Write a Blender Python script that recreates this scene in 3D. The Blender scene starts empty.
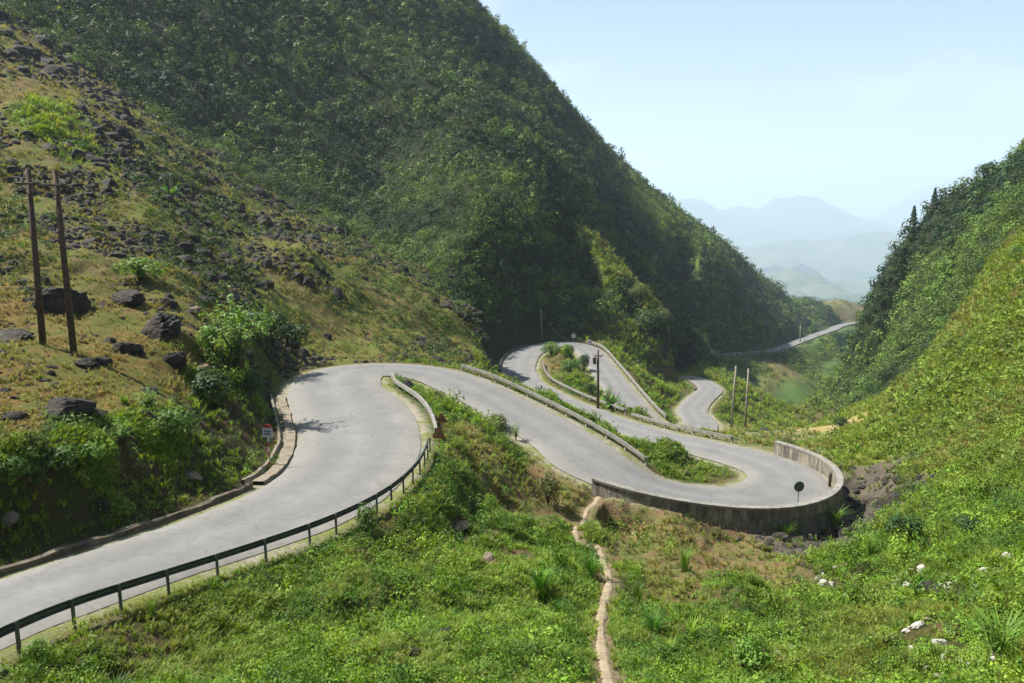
import bpy, bmesh, math, random
import numpy as np
from mathutils import Vector, Matrix, noise as mnoise
from mathutils.kdtree import KDTree

random.seed(7)
rng = np.random.default_rng(7)
sc = bpy.context.scene
COL = sc.collection
R = math.radians

# ------------------------------------------------------------------ camera, sky, sun, exposure
F, CX, CY, HY = 720.0, 512.0, 341.5, 225.0          # focal length in pixels, centre, horizon row
PITCH = math.atan((CY - HY) / F)
cd = bpy.data.cameras.new('camera'); cam = bpy.data.objects.new('camera', cd); COL.objects.link(cam)
cd.sensor_width = 36.0; cd.lens = 36.0 * F / 1024.0
cd.clip_start = 0.1; cd.clip_end = 60000
cam.location = (0, 0, 0); cam.rotation_euler = (math.pi / 2 - PITCH, 0, 0)
sc.camera = cam

SUN_EL, SUN_AZ = R(53), R(14)                       # elevation; degrees beyond due left
L = Vector((-math.cos(SUN_EL) * math.cos(SUN_AZ), math.cos(SUN_EL) * math.sin(SUN_AZ), math.sin(SUN_EL)))
world = bpy.data.worlds.new('World'); sc.world = world; world.use_nodes = True
wn = world.node_tree.nodes; wl = world.node_tree.links
bg = wn['Background']
sky = wn.new('ShaderNodeTexSky'); sky.sky_type = 'NISHITA'; sky.sun_disc = False
sky.sun_elevation = SUN_EL; sky.sun_rotation = math.atan2(L.x, L.y)
sky.altitude = 1200; sky.air_density = 1.0; sky.dust_density = 0.6; sky.ozone_density = 2.0
ctc = wn.new('ShaderNodeTexCoord'); cmp_ = wn.new('ShaderNodeMapping'); cmp_.inputs['Scale'].default_value = (1, 1, 2.6); cmp_.inputs['Location'].default_value = (.35, 0, .18); wl.new(ctc.outputs['Generated'], cmp_.inputs[0])
cno = wn.new('ShaderNodeTexNoise'); cno.inputs['Scale'].default_value = 2.3; cno.inputs['Detail'].default_value = 8; cno.inputs['Roughness'].default_value = .6; wl.new(cmp_.outputs[0], cno.inputs['Vector'])
crp = wn.new('ShaderNodeValToRGB'); crp.color_ramp.elements[0].position = .52; crp.color_ramp.elements[1].position = .70; wl.new(cno.outputs['Fac'], crp.inputs[0])
cmx = wn.new('ShaderNodeMixRGB'); wl.new(crp.outputs[0], cmx.inputs[0]); wl.new(sky.outputs[0], cmx.inputs[1]); cmx.inputs[2].default_value = (9.5, 9.7, 10.0, 1)
chs = wn.new('ShaderNodeHueSaturation'); chs.inputs['Saturation'].default_value = 1.3; chs.inputs['Value'].default_value = .66; wl.new(cmx.outputs[0], chs.inputs['Color']); cmu = wn.new('ShaderNodeMixRGB'); cmu.blend_type = 'MULTIPLY'; cmu.inputs[0].default_value = 1; cmu.inputs[2].default_value = (1.0, .955, 1.0, 1); wl.new(chs.outputs[0], cmu.inputs[1]); wl.new(cmu.outputs[0], bg.inputs[0]); bg.inputs[1].default_value = 0.05

sd = bpy.data.lights.new('sun', 'SUN'); sd.energy = 5.0; sd.angle = R(0.53); sd.color = (1.0, 0.955, 0.88)
sun = bpy.data.objects.new('sun', sd); COL.objects.link(sun)
sun.rotation_euler = L.to_track_quat('Z', 'Y').to_euler(); sun.location = (-60, 0, 120)

sc.view_settings.view_transform = 'Standard'; sc.view_settings.look = 'None'
sc.view_settings.exposure = 1.52; sc.view_settings.gamma = 1.0; sc.view_settings.use_curve_mapping = False
sc.render.engine = 'CYCLES'
sc.cycles.max_bounces = 6; sc.cycles.diffuse_bounces = 3; sc.cycles.glossy_bounces = 2
sc.cycles.transmission_bounces = 3; sc.cycles.volume_bounces = 1; sc.cycles.transparent_max_bounces = 8
sc.cycles.use_denoising = True

# ------------------------------------------------------------------ pixel measurements -> points in the place
CP, SP = math.cos(PITCH), math.sin(PITCH)
def ray(px, py):
    a, b = (px - CX) / F, (CY - py) / F
    return np.array([a, CP + b * SP, -SP + b * CP])
def at(px, py, Y):
    d = ray(px, py); return d * (Y / d[1])
def atz(px, py, z):
    d = ray(px, py); return d * (z / d[2])
def project(P):
    x, y, z = P[..., 0], P[..., 1], P[..., 2]
    dep = y * CP - z * SP; up = y * SP + z * CP
    dep = np.where(np.abs(dep) < 1e-3, 1e-3, dep)
    return CX + F * x / dep, CY - F * up / dep, dep

# ------------------------------------------------------------------ noise (numpy)
def _h(ix, iy, s):
    n = (ix * 374761393 + iy * 668265263 + s * 1274126177) & 0xffffffff
    n = ((n ^ (n >> 13)) * 1274126177) & 0xffffffff
    return ((n ^ (n >> 16)) & 0xffff) / 65535.0
def vnoise(x, y, s=0):
    ix = np.floor(x).astype(np.int64); iy = np.floor(y).astype(np.int64)
    fx = x - ix; fy = y - iy
    fx = fx * fx * fx * (fx * (fx * 6 - 15) + 10); fy = fy * fy * fy * (fy * (fy * 6 - 15) + 10)
    a = _h(ix, iy, s); b = _h(ix + 1, iy, s); c = _h(ix, iy + 1, s); d = _h(ix + 1, iy + 1, s)
    return (a + (b - a) * fx) * (1 - fy) + (c + (d - c) * fx) * fy
def fbm(x, y, s=0, o=4):
    t = 0; a = 0.5; n = 0
    for k in range(o):
        t = t + a * (vnoise(x * 2 ** k + 17.3 * k, y * 2 ** k - 9.1 * k, s + k) - 0.5); n += a; a *= 0.5
    return t / n * 2
def sstep(a, b, x):
    t = np.clip((x - a) / (b - a), 0, 1); return t * t * (3 - 2 * t)

# ------------------------------------------------------------------ road centre line: px, py, z, half width
ROAD = [(-260, 715, -8.8, 2.2), (-120, 654, -9.3, 2.1), (0, 607, -10, 2.1), (100, 573, -10.5, 2.2), (200, 541, -11, 2.45), (285, 509, -11.5, 2.9),
        (342, 475, -12, 3.1), (360, 440, -12.4, 3.5), (352, 410, -12.8, 4.0), (335, 387, -13.1, 3.8), (347, 372, -13.3, 3.6), (390, 368.5, -13.6, 3.2),
        (435, 374, -14.0, 2.9), (480, 392, -14.7, 2.8), (520, 413, -15.5, 2.8), (560, 437, -16.2, 2.9), (600, 464, -17.0, 3.0),
        (645, 485, -17.8, 2.7), (700, 497, -18.6, 2.6), (752, 499, -19.1, 2.9), (783, 491, -19.5, 3.2), (788, 477, -19.9, 3.1), (765, 463, -20.3, 3.0),
        (715, 449, -20.8, 2.8), (650, 434, -21.5, 2.7), (590, 414, -22.5, 2.7), (545, 394, -23.4, 2.8), (522, 378, -24.2, 2.9), (520, 360, -25, 3.1),
        (534, 349, -25.5, 3.2), (560, 343.5, -26, 3.2), (583, 347, -26.7, 3.1), (600, 365, -28, 3.0), (621, 392, -29.6, 2.9), (643, 417, -31.0, 2.8),
        (668, 433, -31.9, 2.9), (692, 434, -32.6, 3.0), (700, 422, -33.6, 3.0), (692, 410, -34.7, 2.9), (700, 399, -36.0, 2.8), (710, 389, -37.4, 2.8),
        (701, 381, -39, 2.8), (690, 377, -42, 2.8), (675, 373, -48, 2.9), (668, 368, -52, 3.0), (678, 362, -54.5, 3.1), (700, 357, -57, 3.2),
        (734, 353.5, -60.5, 3.2), (771, 350.5, -65, 3.3), (790, 344.5, -70, 3.3), (815, 335, -76, 3.5), (832, 329.5, -81, 3.6), (838, 326.4, -84, 3.8),
        (848, 323.6, -88, 3.8), (862, 322.2, -93, 3.8), (885, 321, -98, 3.8), (920, 322, -103, 3.8)]
def catmull(P, step):
    P = np.array(P, float); out = []
    Q = np.vstack([2 * P[0] - P[1], P, 2 * P[-1] - P[-2]])
    for i in range(1, len(Q) - 2):
        p0, p1, p2, p3 = Q[i - 1:i + 3]
        n = max(2, int(np.linalg.norm((p2 - p1)[:2]) / step))
        for k in range(n):
            t = k / n
            out.append(0.5 * ((2 * p1) + (-p0 + p2) * t + (2 * p0 - 5 * p1 + 4 * p2 - p3) * t * t + (-p0 + 3 * p1 - 3 * p2 + p3) * t ** 3))
    out.append(P[-1]); return np.array(out)
rc = []
for (px, py, z, hw) in ROAD:
    p = atz(px, py, z); rc.append([p[0], p[1], p[2], hw])
road = catmull(rc, 0.6)
for _ in range(6):                                   # soften kinks
    road[1:-1] = road[1:-1] * 0.5 + (road[:-2] + road[2:]) * 0.25
ridx0 = len(road) // 2
rt = np.gradient(road[:, :2], axis=0); rt /= np.linalg.norm(rt, axis=1)[:, None]
rn = np.stack([rt[:, 1], -rt[:, 0]], 1)              # to the right of travel

# ------------------------------------------------------------------ terrain control points: px, py, forward distance, cover
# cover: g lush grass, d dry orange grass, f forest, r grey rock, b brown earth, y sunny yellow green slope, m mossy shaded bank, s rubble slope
TC = '''
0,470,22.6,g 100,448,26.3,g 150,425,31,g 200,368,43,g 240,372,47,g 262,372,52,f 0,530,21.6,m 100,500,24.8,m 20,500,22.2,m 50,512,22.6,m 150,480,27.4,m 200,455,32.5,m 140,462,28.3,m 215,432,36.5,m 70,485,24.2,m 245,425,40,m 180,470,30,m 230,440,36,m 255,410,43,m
-150,560,17,d -150,420,24,d
43,343,39,d 74,352,38,d 0,380,31,d 0,430,26,d 100,400,32,d 150,380,37,d 190,340,45,d 130,320,47,d 0,300,47,d 60,290,50,s 0,250,56,s 100,250,61,s
170,290,56,s 220,310,60,s 150,200,86,s 60,200,76,s 0,150,85,s 60,120,105,g 0,90,115,d 120,150,112,s
250,350,56,s 300,345,77,s 300,330,79,s 350,340,86,s 400,345,88,s 440,352,89,s 250,290,78,s 300,250,100,s 350,290,98,s 400,320,98,s 450,345,98,s 470,352,97,s 488,368,98,g 495,385,97,g
250,230,115,s 200,200,115,s 330,250,118,s 400,285,112,s 450,315,108,s 482,345,107,s
0,30,150,s 70,75,148,s 130,110,145,s 190,150,142,s 250,190,138,s 330,232,132,s 400,265,126,s 470,310,116,s 488,330,113,s
-150,100,110,d -150,250,62,d -150,-20,200,d -300,100,120,f -300,-300,300,f
0,10,175,f 100,70,180,f 190,130,180,f 260,175,178,f 340,215,175,f 420,260,158,f 470,300,148,f 480,332,147,f 500,334,157,f 520,335,163,f 480,230,165,f 470,265,156,f 500,270,164,f 525,270,172,f 520,200,186,f 560,215,206,f 545,160,224,f 500,235,172,f 545,255,184,f 
0,-60,210,f 100,0,215,f 200,60,215,f 300,120,215,f 380,180,205,f 440,190,184,f
200,-60,260,f 300,0,255,f 400,80,238,f 450,140,205,f 545,300,176,f 540,336,167,f 565,270,192,f 580,334,172,f 565,180,232,f 500,120,236,f
400,-60,340,f 440,0,305,f 480,60,282,f 540,115,275,f 590,190,262,f
0,-250,330,f 200,-300,400,f
466,-5,330,f 508,40,335,f 548,83,345,f 588,130,360,f 628,170,385,f 658,196,405,f 690,222,430,f 722,246,460,f 752,270,510,f 780,288,580,f 808,300,680,f
500,70,300,f 560,130,305,f 610,190,320,f  740,284,455,f 780,310,520,f 800,316,580,f
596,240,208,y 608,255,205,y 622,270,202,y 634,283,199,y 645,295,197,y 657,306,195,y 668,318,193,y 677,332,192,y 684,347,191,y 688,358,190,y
585,262,198,f 600,290,190,f 625,310,188,f 650,330,186,f 600,320,180,f 600,342,172,g 630,355,175,g 660,372,178,g 672,358,184,f 660,335,187,f 612,240,270,f 630,258,272,f 650,280,272,f 668,300,268,f 684,325,264,f 680,388,178,g 660,385,170,g
620,212,300,f 650,250,318,f 670,300,320,f 690,320,320,f 705,346,318,f 735,342,347,f 765,343,372,f 715,310,338,f 690,275,345,f 705,295,330,f 722,315,335,f 742,328,345,f 700,320,320,f 680,285,335,f 655,255,330,f 650,208,352,y 672,233,348,y 695,258,344,y 717,280,350,f 740,300,365,f 762,320,385,f 780,333,410,f 674,209,418,f 706,234,445,f 737,258,485,f 800,322,470,f 815,322,540,f 836,315,640,f
640,375,153,g 655,395,138,g 672,408,131,g 665,420,122,g 680,395,150,g 622,358,158,g 605,343,160,g
835,298,790,o 822,304,720,o 850,303,850,o 870,309,920,o 845,312,720,o 865,316,760,o 890,318,1000,o
760,362,330,b 740,365,300,v 780,372,310,b 800,395,285,v 830,418,265,v 800,370,365,v 830,345,460,v 850,360,430,v 865,335,590,v 850,395,330,v 850,410,250,v 820,360,400,v 860,345,500,v 720,368,270,v
730,380,200,g 716,374,205,g 745,388,203,g 770,400,200,g 795,418,196,g 805,426,190,g 750,420,152,g 730,402,166,g 780,425,155,g 730,425,128,g
745,429,113,c 731,429,108,c 720,435,98,c 700,433,86,c 760,440,90,c 780,433,104,c 740,437,88,c 800,440,92,c 810,428,110,w 825,426,112,w 780,446,74,c 
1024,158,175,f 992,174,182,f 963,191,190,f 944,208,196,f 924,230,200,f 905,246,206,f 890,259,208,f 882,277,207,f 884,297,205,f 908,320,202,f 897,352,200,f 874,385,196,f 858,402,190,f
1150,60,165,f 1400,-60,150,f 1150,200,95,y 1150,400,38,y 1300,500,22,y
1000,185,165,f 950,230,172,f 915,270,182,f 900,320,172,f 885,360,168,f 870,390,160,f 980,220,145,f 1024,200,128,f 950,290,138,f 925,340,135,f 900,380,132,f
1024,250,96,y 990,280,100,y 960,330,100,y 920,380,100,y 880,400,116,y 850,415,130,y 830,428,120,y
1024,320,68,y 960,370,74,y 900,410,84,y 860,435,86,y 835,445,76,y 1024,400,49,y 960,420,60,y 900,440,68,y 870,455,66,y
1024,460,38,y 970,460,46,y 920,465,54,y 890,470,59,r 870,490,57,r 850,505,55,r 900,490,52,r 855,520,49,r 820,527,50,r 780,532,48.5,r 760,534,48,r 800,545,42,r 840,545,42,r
740,535,48,b 700,533,48.6,b 640,528,49.6,b 612,521,50,b 
1024,520,27,g 950,520,35,g 900,530,39,g 860,560,35,g 1024,600,17.2,g 940,590,22,g 850,620,21.5,g 850,683,14.8,g 1024,683,12,g 940,640,16,g
760,560,38,b 700,560,36,b 680,590,28,b 740,600,25,g 700,640,19.5,g 700,683,14.8,g 640,560,34.5,b 
597,515,46,b 580,540,36.5,g 600,570,30.2,g 610,620,20.8,g 600,683,13.8,g 540,545,33,g 540,600,23,g 512,683,13,g 560,515,42.5,b
500,560,28,g 450,540,30,g 400,540,28.6,g 360,530,28.8,g 400,600,22,g 300,600,21.8,g 300,560,24.8,g 200,683,16,g 200,610,20.6,g 120,640,19,g 0,683,15.6,g 60,660,17.3,g 300,683,14.2,g 400,683,13.4,g
440,490,35.5,g 480,520,34.5,g 425,478,38.5,g 
450,450,41,g 468,440,46.3,b 488,455,45.3,b 505,472,43.5,b 522,486,43.6,b 535,478,47.5,b 480,470,41,b 500,490,41,b 520,500,41.5,b 540,505,43,b 500,450,46.5,b 520,470,48,b 540,490,47,b 440,420,48.5,g 470,415,52,g 410,395,56,g 420,385,59.5,g 395,390,57,g 500,430,50.5,g 460,400,57,g
570,372,120,g 560,355,136,g 585,385,113,g 550,368,128,b 570,395,103,g 600,405,102,g 575,350,146,g 
560,410,70,g 610,437,64,g 650,456,59,g 690,473,54,g 540,402,75,g 620,448,60,g 660,465,55.5,g
'''
ctrl = []
for tok in TC.split():
    a, b, Y, t = tok.split(','); p = at(float(a), float(b), float(Y)); ctrl.append((p[0], p[1], p[2], t))
# world-space guards: round the camera, out to the sides, and beyond the ridges
for x, y, z, t in [(0, 1, -2.6, 'g'), (-8, 0, -3.5, 'g'), (9, 0, -2.6, 'g'), (0, -8, -1.6, 'g'), (-25, -2, -6.5, 'd'), (25, -4, 2, 'y'), (-60, 0, 8, 'd'), (60, 0, 22, 'y'), (4, 6, -5.2, 'g'), (-5, 6, -5.6, 'g'), (-14, 8, -8.3, 'g'), (12, 7, -4.6, 'g'),
                   (-160, 40, 60, 'f'), (140, 60, 60, 'f'), (-400, 150, 190, 'f'), (-350, 350, 180, 'f'), (-500, 600, 170, 'f'), (-120, 560, 120, 'f'), (330, 230, 110, 'f'), (230, 300, 60, 'f'), (275, 400, -20, 'f'), (260, 560, -90, 'v'),
                   (-50, 700, 90, 'f'), (90, 720, 20, 'f'), (60, 900, -10, 'f'), (-700, 900, 160, 'f'), (170, 950, -70, 'f'), (330, 1200, -150, 'v'), (500, 1100, -170, 'v'), (300, 860, -150, 'v'), (700, 900, -60, 'f'), (500, 500, 60, 'f'),
                   (-200, 1400, -40, 'f'), (150, 1700, -230, 'v'), (700, 1700, -250, 'v'), (-1200, 2200, -150, 'v'), (0, 3000, -330, 'v'), (1500, 2500, -300, 'v'), (-3500, 5000, -350, 'v'), (0, 9000, -380, 'v'), (5000, 5000, -350, 'v'), (7000, 8000, -380, 'v'), (-7000, 8000, -380, 'v'),
                   (215, 440, -100, 'v'), (150, 330, -75, 'v'), (110, 260, -78, 'v'), (240, 500, -108, 'v')]:
    ctrl.append((x, y, z, t))
PV = 15.0                                            # the polar grid's pole stands 15 m behind the camera
def to_uv(x, y):
    return np.stack([np.arctan2(x, y + PV) * 2.4, np.log(np.hypot(x, y + PV))], -1)
CT = [(a, b, c) for a, b, c, _ in ctrl]
for i in range(0, len(road), 9):                     # the road bed pins the land too
    for s in (-1, 1):
        hw = road[i, 3] + 0.4
        CT.append((road[i, 0] + s * rn[i, 0] * hw * .8, road[i, 1] + s * rn[i, 1] * hw * .8, road[i, 2]))
CT = np.array(CT); CU = to_uv(CT[:, 0], CT[:, 1]); CV = CT[:, 2] / np.hypot(CT[:, 0], CT[:, 1] + PV)
EPS = 0.02
def kern(A, B):
    d2 = (A[:, None, 0] - B[None, :, 0]) ** 2 + (A[:, None, 1] - B[None, :, 1]) ** 2
    return np.sqrt(d2 + EPS ** 2)
n = len(CU); K = kern(CU, CU)
Pm = np.hstack([np.ones((n, 1)), CU])
M = np.zeros((n + 3, n + 3)); M[:n, :n] = K - 0.0015 * np.eye(n); M[:n, n:] = Pm; M[n:, :n] = Pm.T
W = np.linalg.solve(M, np.concatenate([CV, np.zeros(3)]))
# polar grid
th = np.concatenate([np.linspace(-1.25, -0.66, 70, endpoint=False), np.linspace(-0.66, 0.66, 900, endpoint=False), np.linspace(0.66, 1.25, 71)])
lr = np.concatenate([np.linspace(math.log(9), math.log(230), 760, endpoint=False), np.linspace(math.log(230), math.log(1100), 200, endpoint=False), np.linspace(math.log(1100), math.log(24000), 71)])
NT, NR = len(th), len(lr)
TH, LR = np.meshgrid(th, lr)                         # rows = distance
RR = np.exp(LR); GX = RR * np.sin(TH); GY = RR * np.cos(TH) - PV
def rbf(U):
    out = np.empty(len(U)); W0 = W[:n].astype(np.float32)
    C32 = CU.astype(np.float32)
    for i in range(0, len(U), 20000):
        u = U[i:i + 20000].astype(np.float32)
        out[i:i + 20000] = kern(u, C32) @ W0 + W[n] + u[:, 0] * W[n + 1] + u[:, 1] * W[n + 2]
    return out
GU = np.stack([TH * 2.4, LR], -1)
T = rbf(GU.reshape(-1, 2)).reshape(NR, NT)
GZ = T * RR
# cover weights, by distance-weighted vote of the control points
TYPES = 'gdfrbymsvocw'
cu = to_uv(np.array([c[0] for c in ctrl]), np.array([c[1] for c in ctrl]))
onehot = np.array([[1.0 if c[3] == t else 0.0 for t in TYPES] for c in ctrl])
def cover(U, wob=0.05):
    out = np.empty((len(U), len(TYPES)))
    for i in range(0, len(U), 20000):
        u = U[i:i + 20000].copy()
        wx = fbm(u[:, 0] * 14, u[:, 1] * 14, 91, 4) * wob; wy = fbm(u[:, 0] * 14, u[:, 1] * 14, 57, 4) * wob
        u[:, 0] += wx; u[:, 1] += wy * 1.2
        d2 = ((u[:, None, :] - cu[None]) ** 2).sum(-1) + 1e-5
        w = 1 / d2 ** 3; w /= w.sum(1, keepdims=True); out[i:i + 20000] = w @ onehot
    return out
sub = GU[::3, ::3]; cs = cover(sub.reshape(-1, 2)).reshape(sub.shape[0], sub.shape[1], -1)
ri = np.minimum(np.arange(NR) / 3, cs.shape[0] - 1.001); ti = np.minimum(np.arange(NT) / 3, cs.shape[1] - 1.001)
r0 = ri.astype(int); t0 = ti.astype(int); fr = (ri - r0)[:, None, None]; ft = (ti - t0)[None, :, None]
COV = (cs[r0][:, t0] * (1 - ft) + cs[r0][:, t0 + 1] * ft) * (1 - fr) + (cs[r0 + 1][:, t0] * (1 - ft) + cs[r0 + 1][:, t0 + 1] * ft) * fr
cv = {t: COV[..., i] for i, t in enumerate(TYPES)}
# relief noise by cover
ridged = .5 - np.abs(fbm(GX / 60 + GZ / 50, GY / 60, 33, 3))
rel = np.clip(RR / 200, 0.25, 3.0)
nz = cv['f'] * (fbm(GX / 34, GY / 34, 3, 4) * 3.5 * np.clip(RR / 180, .3, 1.3) * (1 - .6 * sstep(250, 350, RR)) + fbm(GX / 7, GY / 7, 8, 3) * 1.2 + (ridged - .35) * 9.5 * np.clip(RR / 220, 0, 1.3) * (1 - .9 * sstep(240, 330, RR)))
nz += (cv['v'] + cv['o']) * fbm(GX / 45, GY / 45, 4, 5) * 6.0 * np.clip(RR / 300, .2, 1.6)
nz += cv['s'] * (fbm(GX / 9, GY / 9, 5, 4) * 1.5 + fbm(GX / 1.6, GY / 1.6, 6, 3) * 0.35)
nz += cv['d'] * (fbm(GX / 6, GY / 6, 5, 4) * 0.5 + fbm(GX / 1.2, GY / 1.2, 6, 3) * 0.12)
nz += (cv['g'] + cv['c'] * .4) * (fbm(GX / 3.6, GY / 3.6, 11, 4) * 0.95 * np.clip(RR / 35, .6, 1.6) + (.5 - np.abs(fbm(GX / 1.5, GY / 1.5, 12, 3))) * 0.42)
nz += cv['y'] * (fbm(GX / 9, GY / 9, 13, 4) * 1.6 * np.clip(RR / 90, .3, 1.5) + fbm(GX / 1.8, GY / 1.8, 14, 3) * 0.3)
nz += (cv['b'] + cv['r'] + cv['m']) * (fbm(GX / 2.2, GY / 2.2, 15, 4) * 0.75 + fbm(GX / .6, GY / .6, 16, 3) * 0.16)
far = sstep(900, 2500, RR); nz += far * fbm(GX / 900, GY / 900, 21, 5) * 60
# distance to the road, through grid windows
CUT = [i for i in range(len(road)) if 198 < road[i, 1] < 288 and road[i, 2] < -40]
D = np.full((NR, NT), 1e9); ZR = np.zeros((NR, NT)); HWd = np.full((NR, NT), 3.0); SIDE = np.zeros((NR, NT)); SI = np.zeros((NR, NT), int)
rpol = np.hypot(road[:, 0], road[:, 1] + PV); rth = np.arctan2(road[:, 0], road[:, 1] + PV)
for i in range(len(road) - 1):
    if CUT and CUT[0] <= i <= CUT[-1]: continue
    win = 9.0 + 0.02 * rpol[i]
    a0 = np.searchsorted(lr, math.log(max(rpol[i] - win, 1))); a1 = np.searchsorted(lr, math.log(rpol[i] + win))
    da = math.asin(min(1, win / rpol[i])); b0 = np.searchsorted(th, rth[i] - da); b1 = np.searchsorted(th, rth[i] + da)
    if a1 <= a0 or b1 <= b0: continue
    x = GX[a0:a1, b0:b1] - road[i, 0]; y = GY[a0:a1, b0:b1] - road[i, 1]
    v = road[i + 1, :2] - road[i, :2]; t = np.clip((x * v[0] + y * v[1]) / (v @ v), 0, 1)
    d = np.hypot(x - t * v[0], y - t * v[1]); m = d < D[a0:a1, b0:b1]
    D[a0:a1, b0:b1][m] = d[m]
    ZR[a0:a1, b0:b1][m] = (road[i, 2] + t * (road[i + 1, 2] - road[i, 2]))[m]
    HWd[a0:a1, b0:b1][m] = (road[i, 3] + t * (road[i + 1, 3] - road[i, 3]))[m]
    SIDE[a0:a1, b0:b1][m] = (x * rn[i, 0] + y * rn[i, 1])[m]
    SI[a0:a1, b0:b1][m] = i
def ridx(px, py, near=None):                         # road sample whose centre projects closest to a pixel
    P = project(road[:, :3]); dd = (P[0] - px) ** 2 + (P[1] - py) ** 2
    if near is not None: dd = dd + 1e6 * (np.abs(np.arange(len(road)) - near) > 60)
    return int(np.argmin(dd))
edge = D - HWd
marg = 0.004 * RR
I_WALL0, I_WALL1 = ridx(621, 474), ridx(765, 463)
wallz = (SI > I_WALL0) & (SI < I_WALL1) & (SIDE > 0)
bank = np.where(wallz, 0.5, 2.2) + 2 * marg
w = 1 - sstep(0.5 + marg, 0.5 + marg + bank, edge)
nzm = sstep(0.6, 3.5, edge)
GZ = GZ + nz * nzm
GZ = GZ * (1 - w) + (ZR - 0.07 - 0.35 * marg) * w
fade_ = sstep(0, 14, SI - I_WALL0) * sstep(0, 14, I_WALL1 - SI)
cap_ = ZR - 1.05 * fade_ + 12 * sstep(3.0, 10.0, edge) + 50 * (1 - sstep(.0, 1.0, fade_ * 3))
GZ = np.where(wallz & (edge > .75) & (edge < 10), np.minimum(GZ, cap_), GZ)
ROADSIDE = 1 - sstep(0.2, 1.6, edge)
def ginterp(A, x, y):
    x = np.asarray(x, float); y = np.asarray(y, float)
    t = np.interp(np.arctan2(x, y + PV), th, np.arange(NT)); r = np.interp(np.log(np.hypot(x, y + PV)), lr, np.arange(NR))
    t0 = np.clip(t.astype(int), 0, NT - 2); r0 = np.clip(r.astype(int), 0, NR - 2); ft = t - t0; fr = r - r0
    return (A[r0, t0] * (1 - ft) + A[r0, t0 + 1] * ft) * (1 - fr) + (A[r0 + 1, t0] * (1 - ft) + A[r0 + 1, t0 + 1] * ft) * fr
def H(x, y): return ginterp(GZ, x, y)
def hit(px, py, ymin=8, ymax=900, ymiss=None):       # where the sight line of a measured point meets the ground
    d = ray(px, py); Y = np.exp(np.linspace(math.log(ymin), math.log(ymax), 1500)); P = d[None] * (Y / d[1])[:, None]
    g = H(P[:, 0], P[:, 1]); below = np.nonzero(P[:, 2] <= g)[0]
    if len(below) == 0:
        Y0 = ymiss or ymax; p = at(px, py, Y0); return Vector((p[0], p[1], float(H(p[0], p[1]))))
    k = below[0]; return Vector((P[k, 0], P[k, 1], float(g[k])))

PW = [(600, 700, .50), (609, 683, .46), (604, 655, .40), (601, 625, .36), (603, 600, .36), (609, 575, .40), (600, 555, .36), (588, 545, .34), (578, 533, .34), (576, 522, .34), (586, 514, .38), (594, 503, .55), (600, 492, .7)]
pts = []
for px, py, w_ in PW: p = hit(px, py); pts.append((p[0], p[1], 0, w_))
pc = catmull(pts, .12)
for _ in range(3): pc[1:-1] = (pc[:-2] + pc[1:-1] * 2 + pc[2:]) / 4
PD = np.full((NR, NT), 9.0); near_ = (RR < 75) & (GX > -6) & (GX < 12)
nx_, ny_ = GX[near_], GY[near_]; dmin = np.full(nx_.shape, 9.0)
for q in pc[::3]: dmin = np.minimum(dmin, np.hypot(nx_ - q[0], ny_ - q[1]))
PD[near_] = dmin
pz = H(pc[:, 0], pc[:, 1]); kk = np.ones(41) / 41; pz = np.convolve(np.pad(pz, 20, mode='edge'), kk, 'valid') - .06
PZ = np.zeros((NR, NT)); PZn = np.zeros(nx_.shape); dm = np.full(nx_.shape, 9.0)
for q, z_ in zip(pc[::3], pz[::3]):
    d_ = np.hypot(nx_ - q[0], ny_ - q[1]); m_ = d_ < dm; dm[m_] = d_[m_]; PZn[m_] = z_
PZ[near_] = PZn; wp_ = (1 - sstep(.35, 1.1, PD)) * sstep(-.2, .6, edge); GZ = GZ * (1 - wp_) + (PZ - .09) * wp_

WS = [(907, 588, 13, 'white stone left of the dark rock heap on the right slope'), (983, 573, 14, 'white stone highest in the row on the right slope'), (1006, 558, 11, 'white stone near the right picture edge'),
      (948, 587, 10, 'cream stone just right of the dark rock heap'), (919, 628, 14, 'white stone lowest of the group on the lower right slope'), (906, 633, 10, 'cream stone touching the lowest white stone'),
      (832, 585, 8, 'small white stone left of the rubble on the right slope'), (828, 617, 10, 'pale grey stone in the weeds of the lower right'), (778, 655, 9, 'yellowish stone near the bottom below the dark shrub'),
      (975, 590, 10, 'cream stone below the highest white stone'), (940, 645, 14, 'broken cream stone at the bottom of the right slope'), (920, 574, 10, 'grey white stone above the dark rock heap')]
CLEAR = np.full((NR, NT), 9.0)
for px, py, w_, _ in WS + [(930, 592, 26, ''), (460, 528, 22, ''), (488, 558, 16, ''), (415, 655, 14, ''), (447, 633, 14, ''), (850, 600, 16, ''), (960, 600, 14, '')]:
    p = hit(px, py); q = math.hypot(p[0], p[1]); rr_ = w_ * q / F / 2; near_ = (np.abs(GX - p[0]) < 3) & (np.abs(GY - p[1]) < 4)
    dd = np.hypot(GX[near_] - p[0], (GY[near_] - p[1] + rr_ * 1.6) / 1.9) - rr_; CLEAR[near_] = np.minimum(CLEAR[near_], dd)

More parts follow.
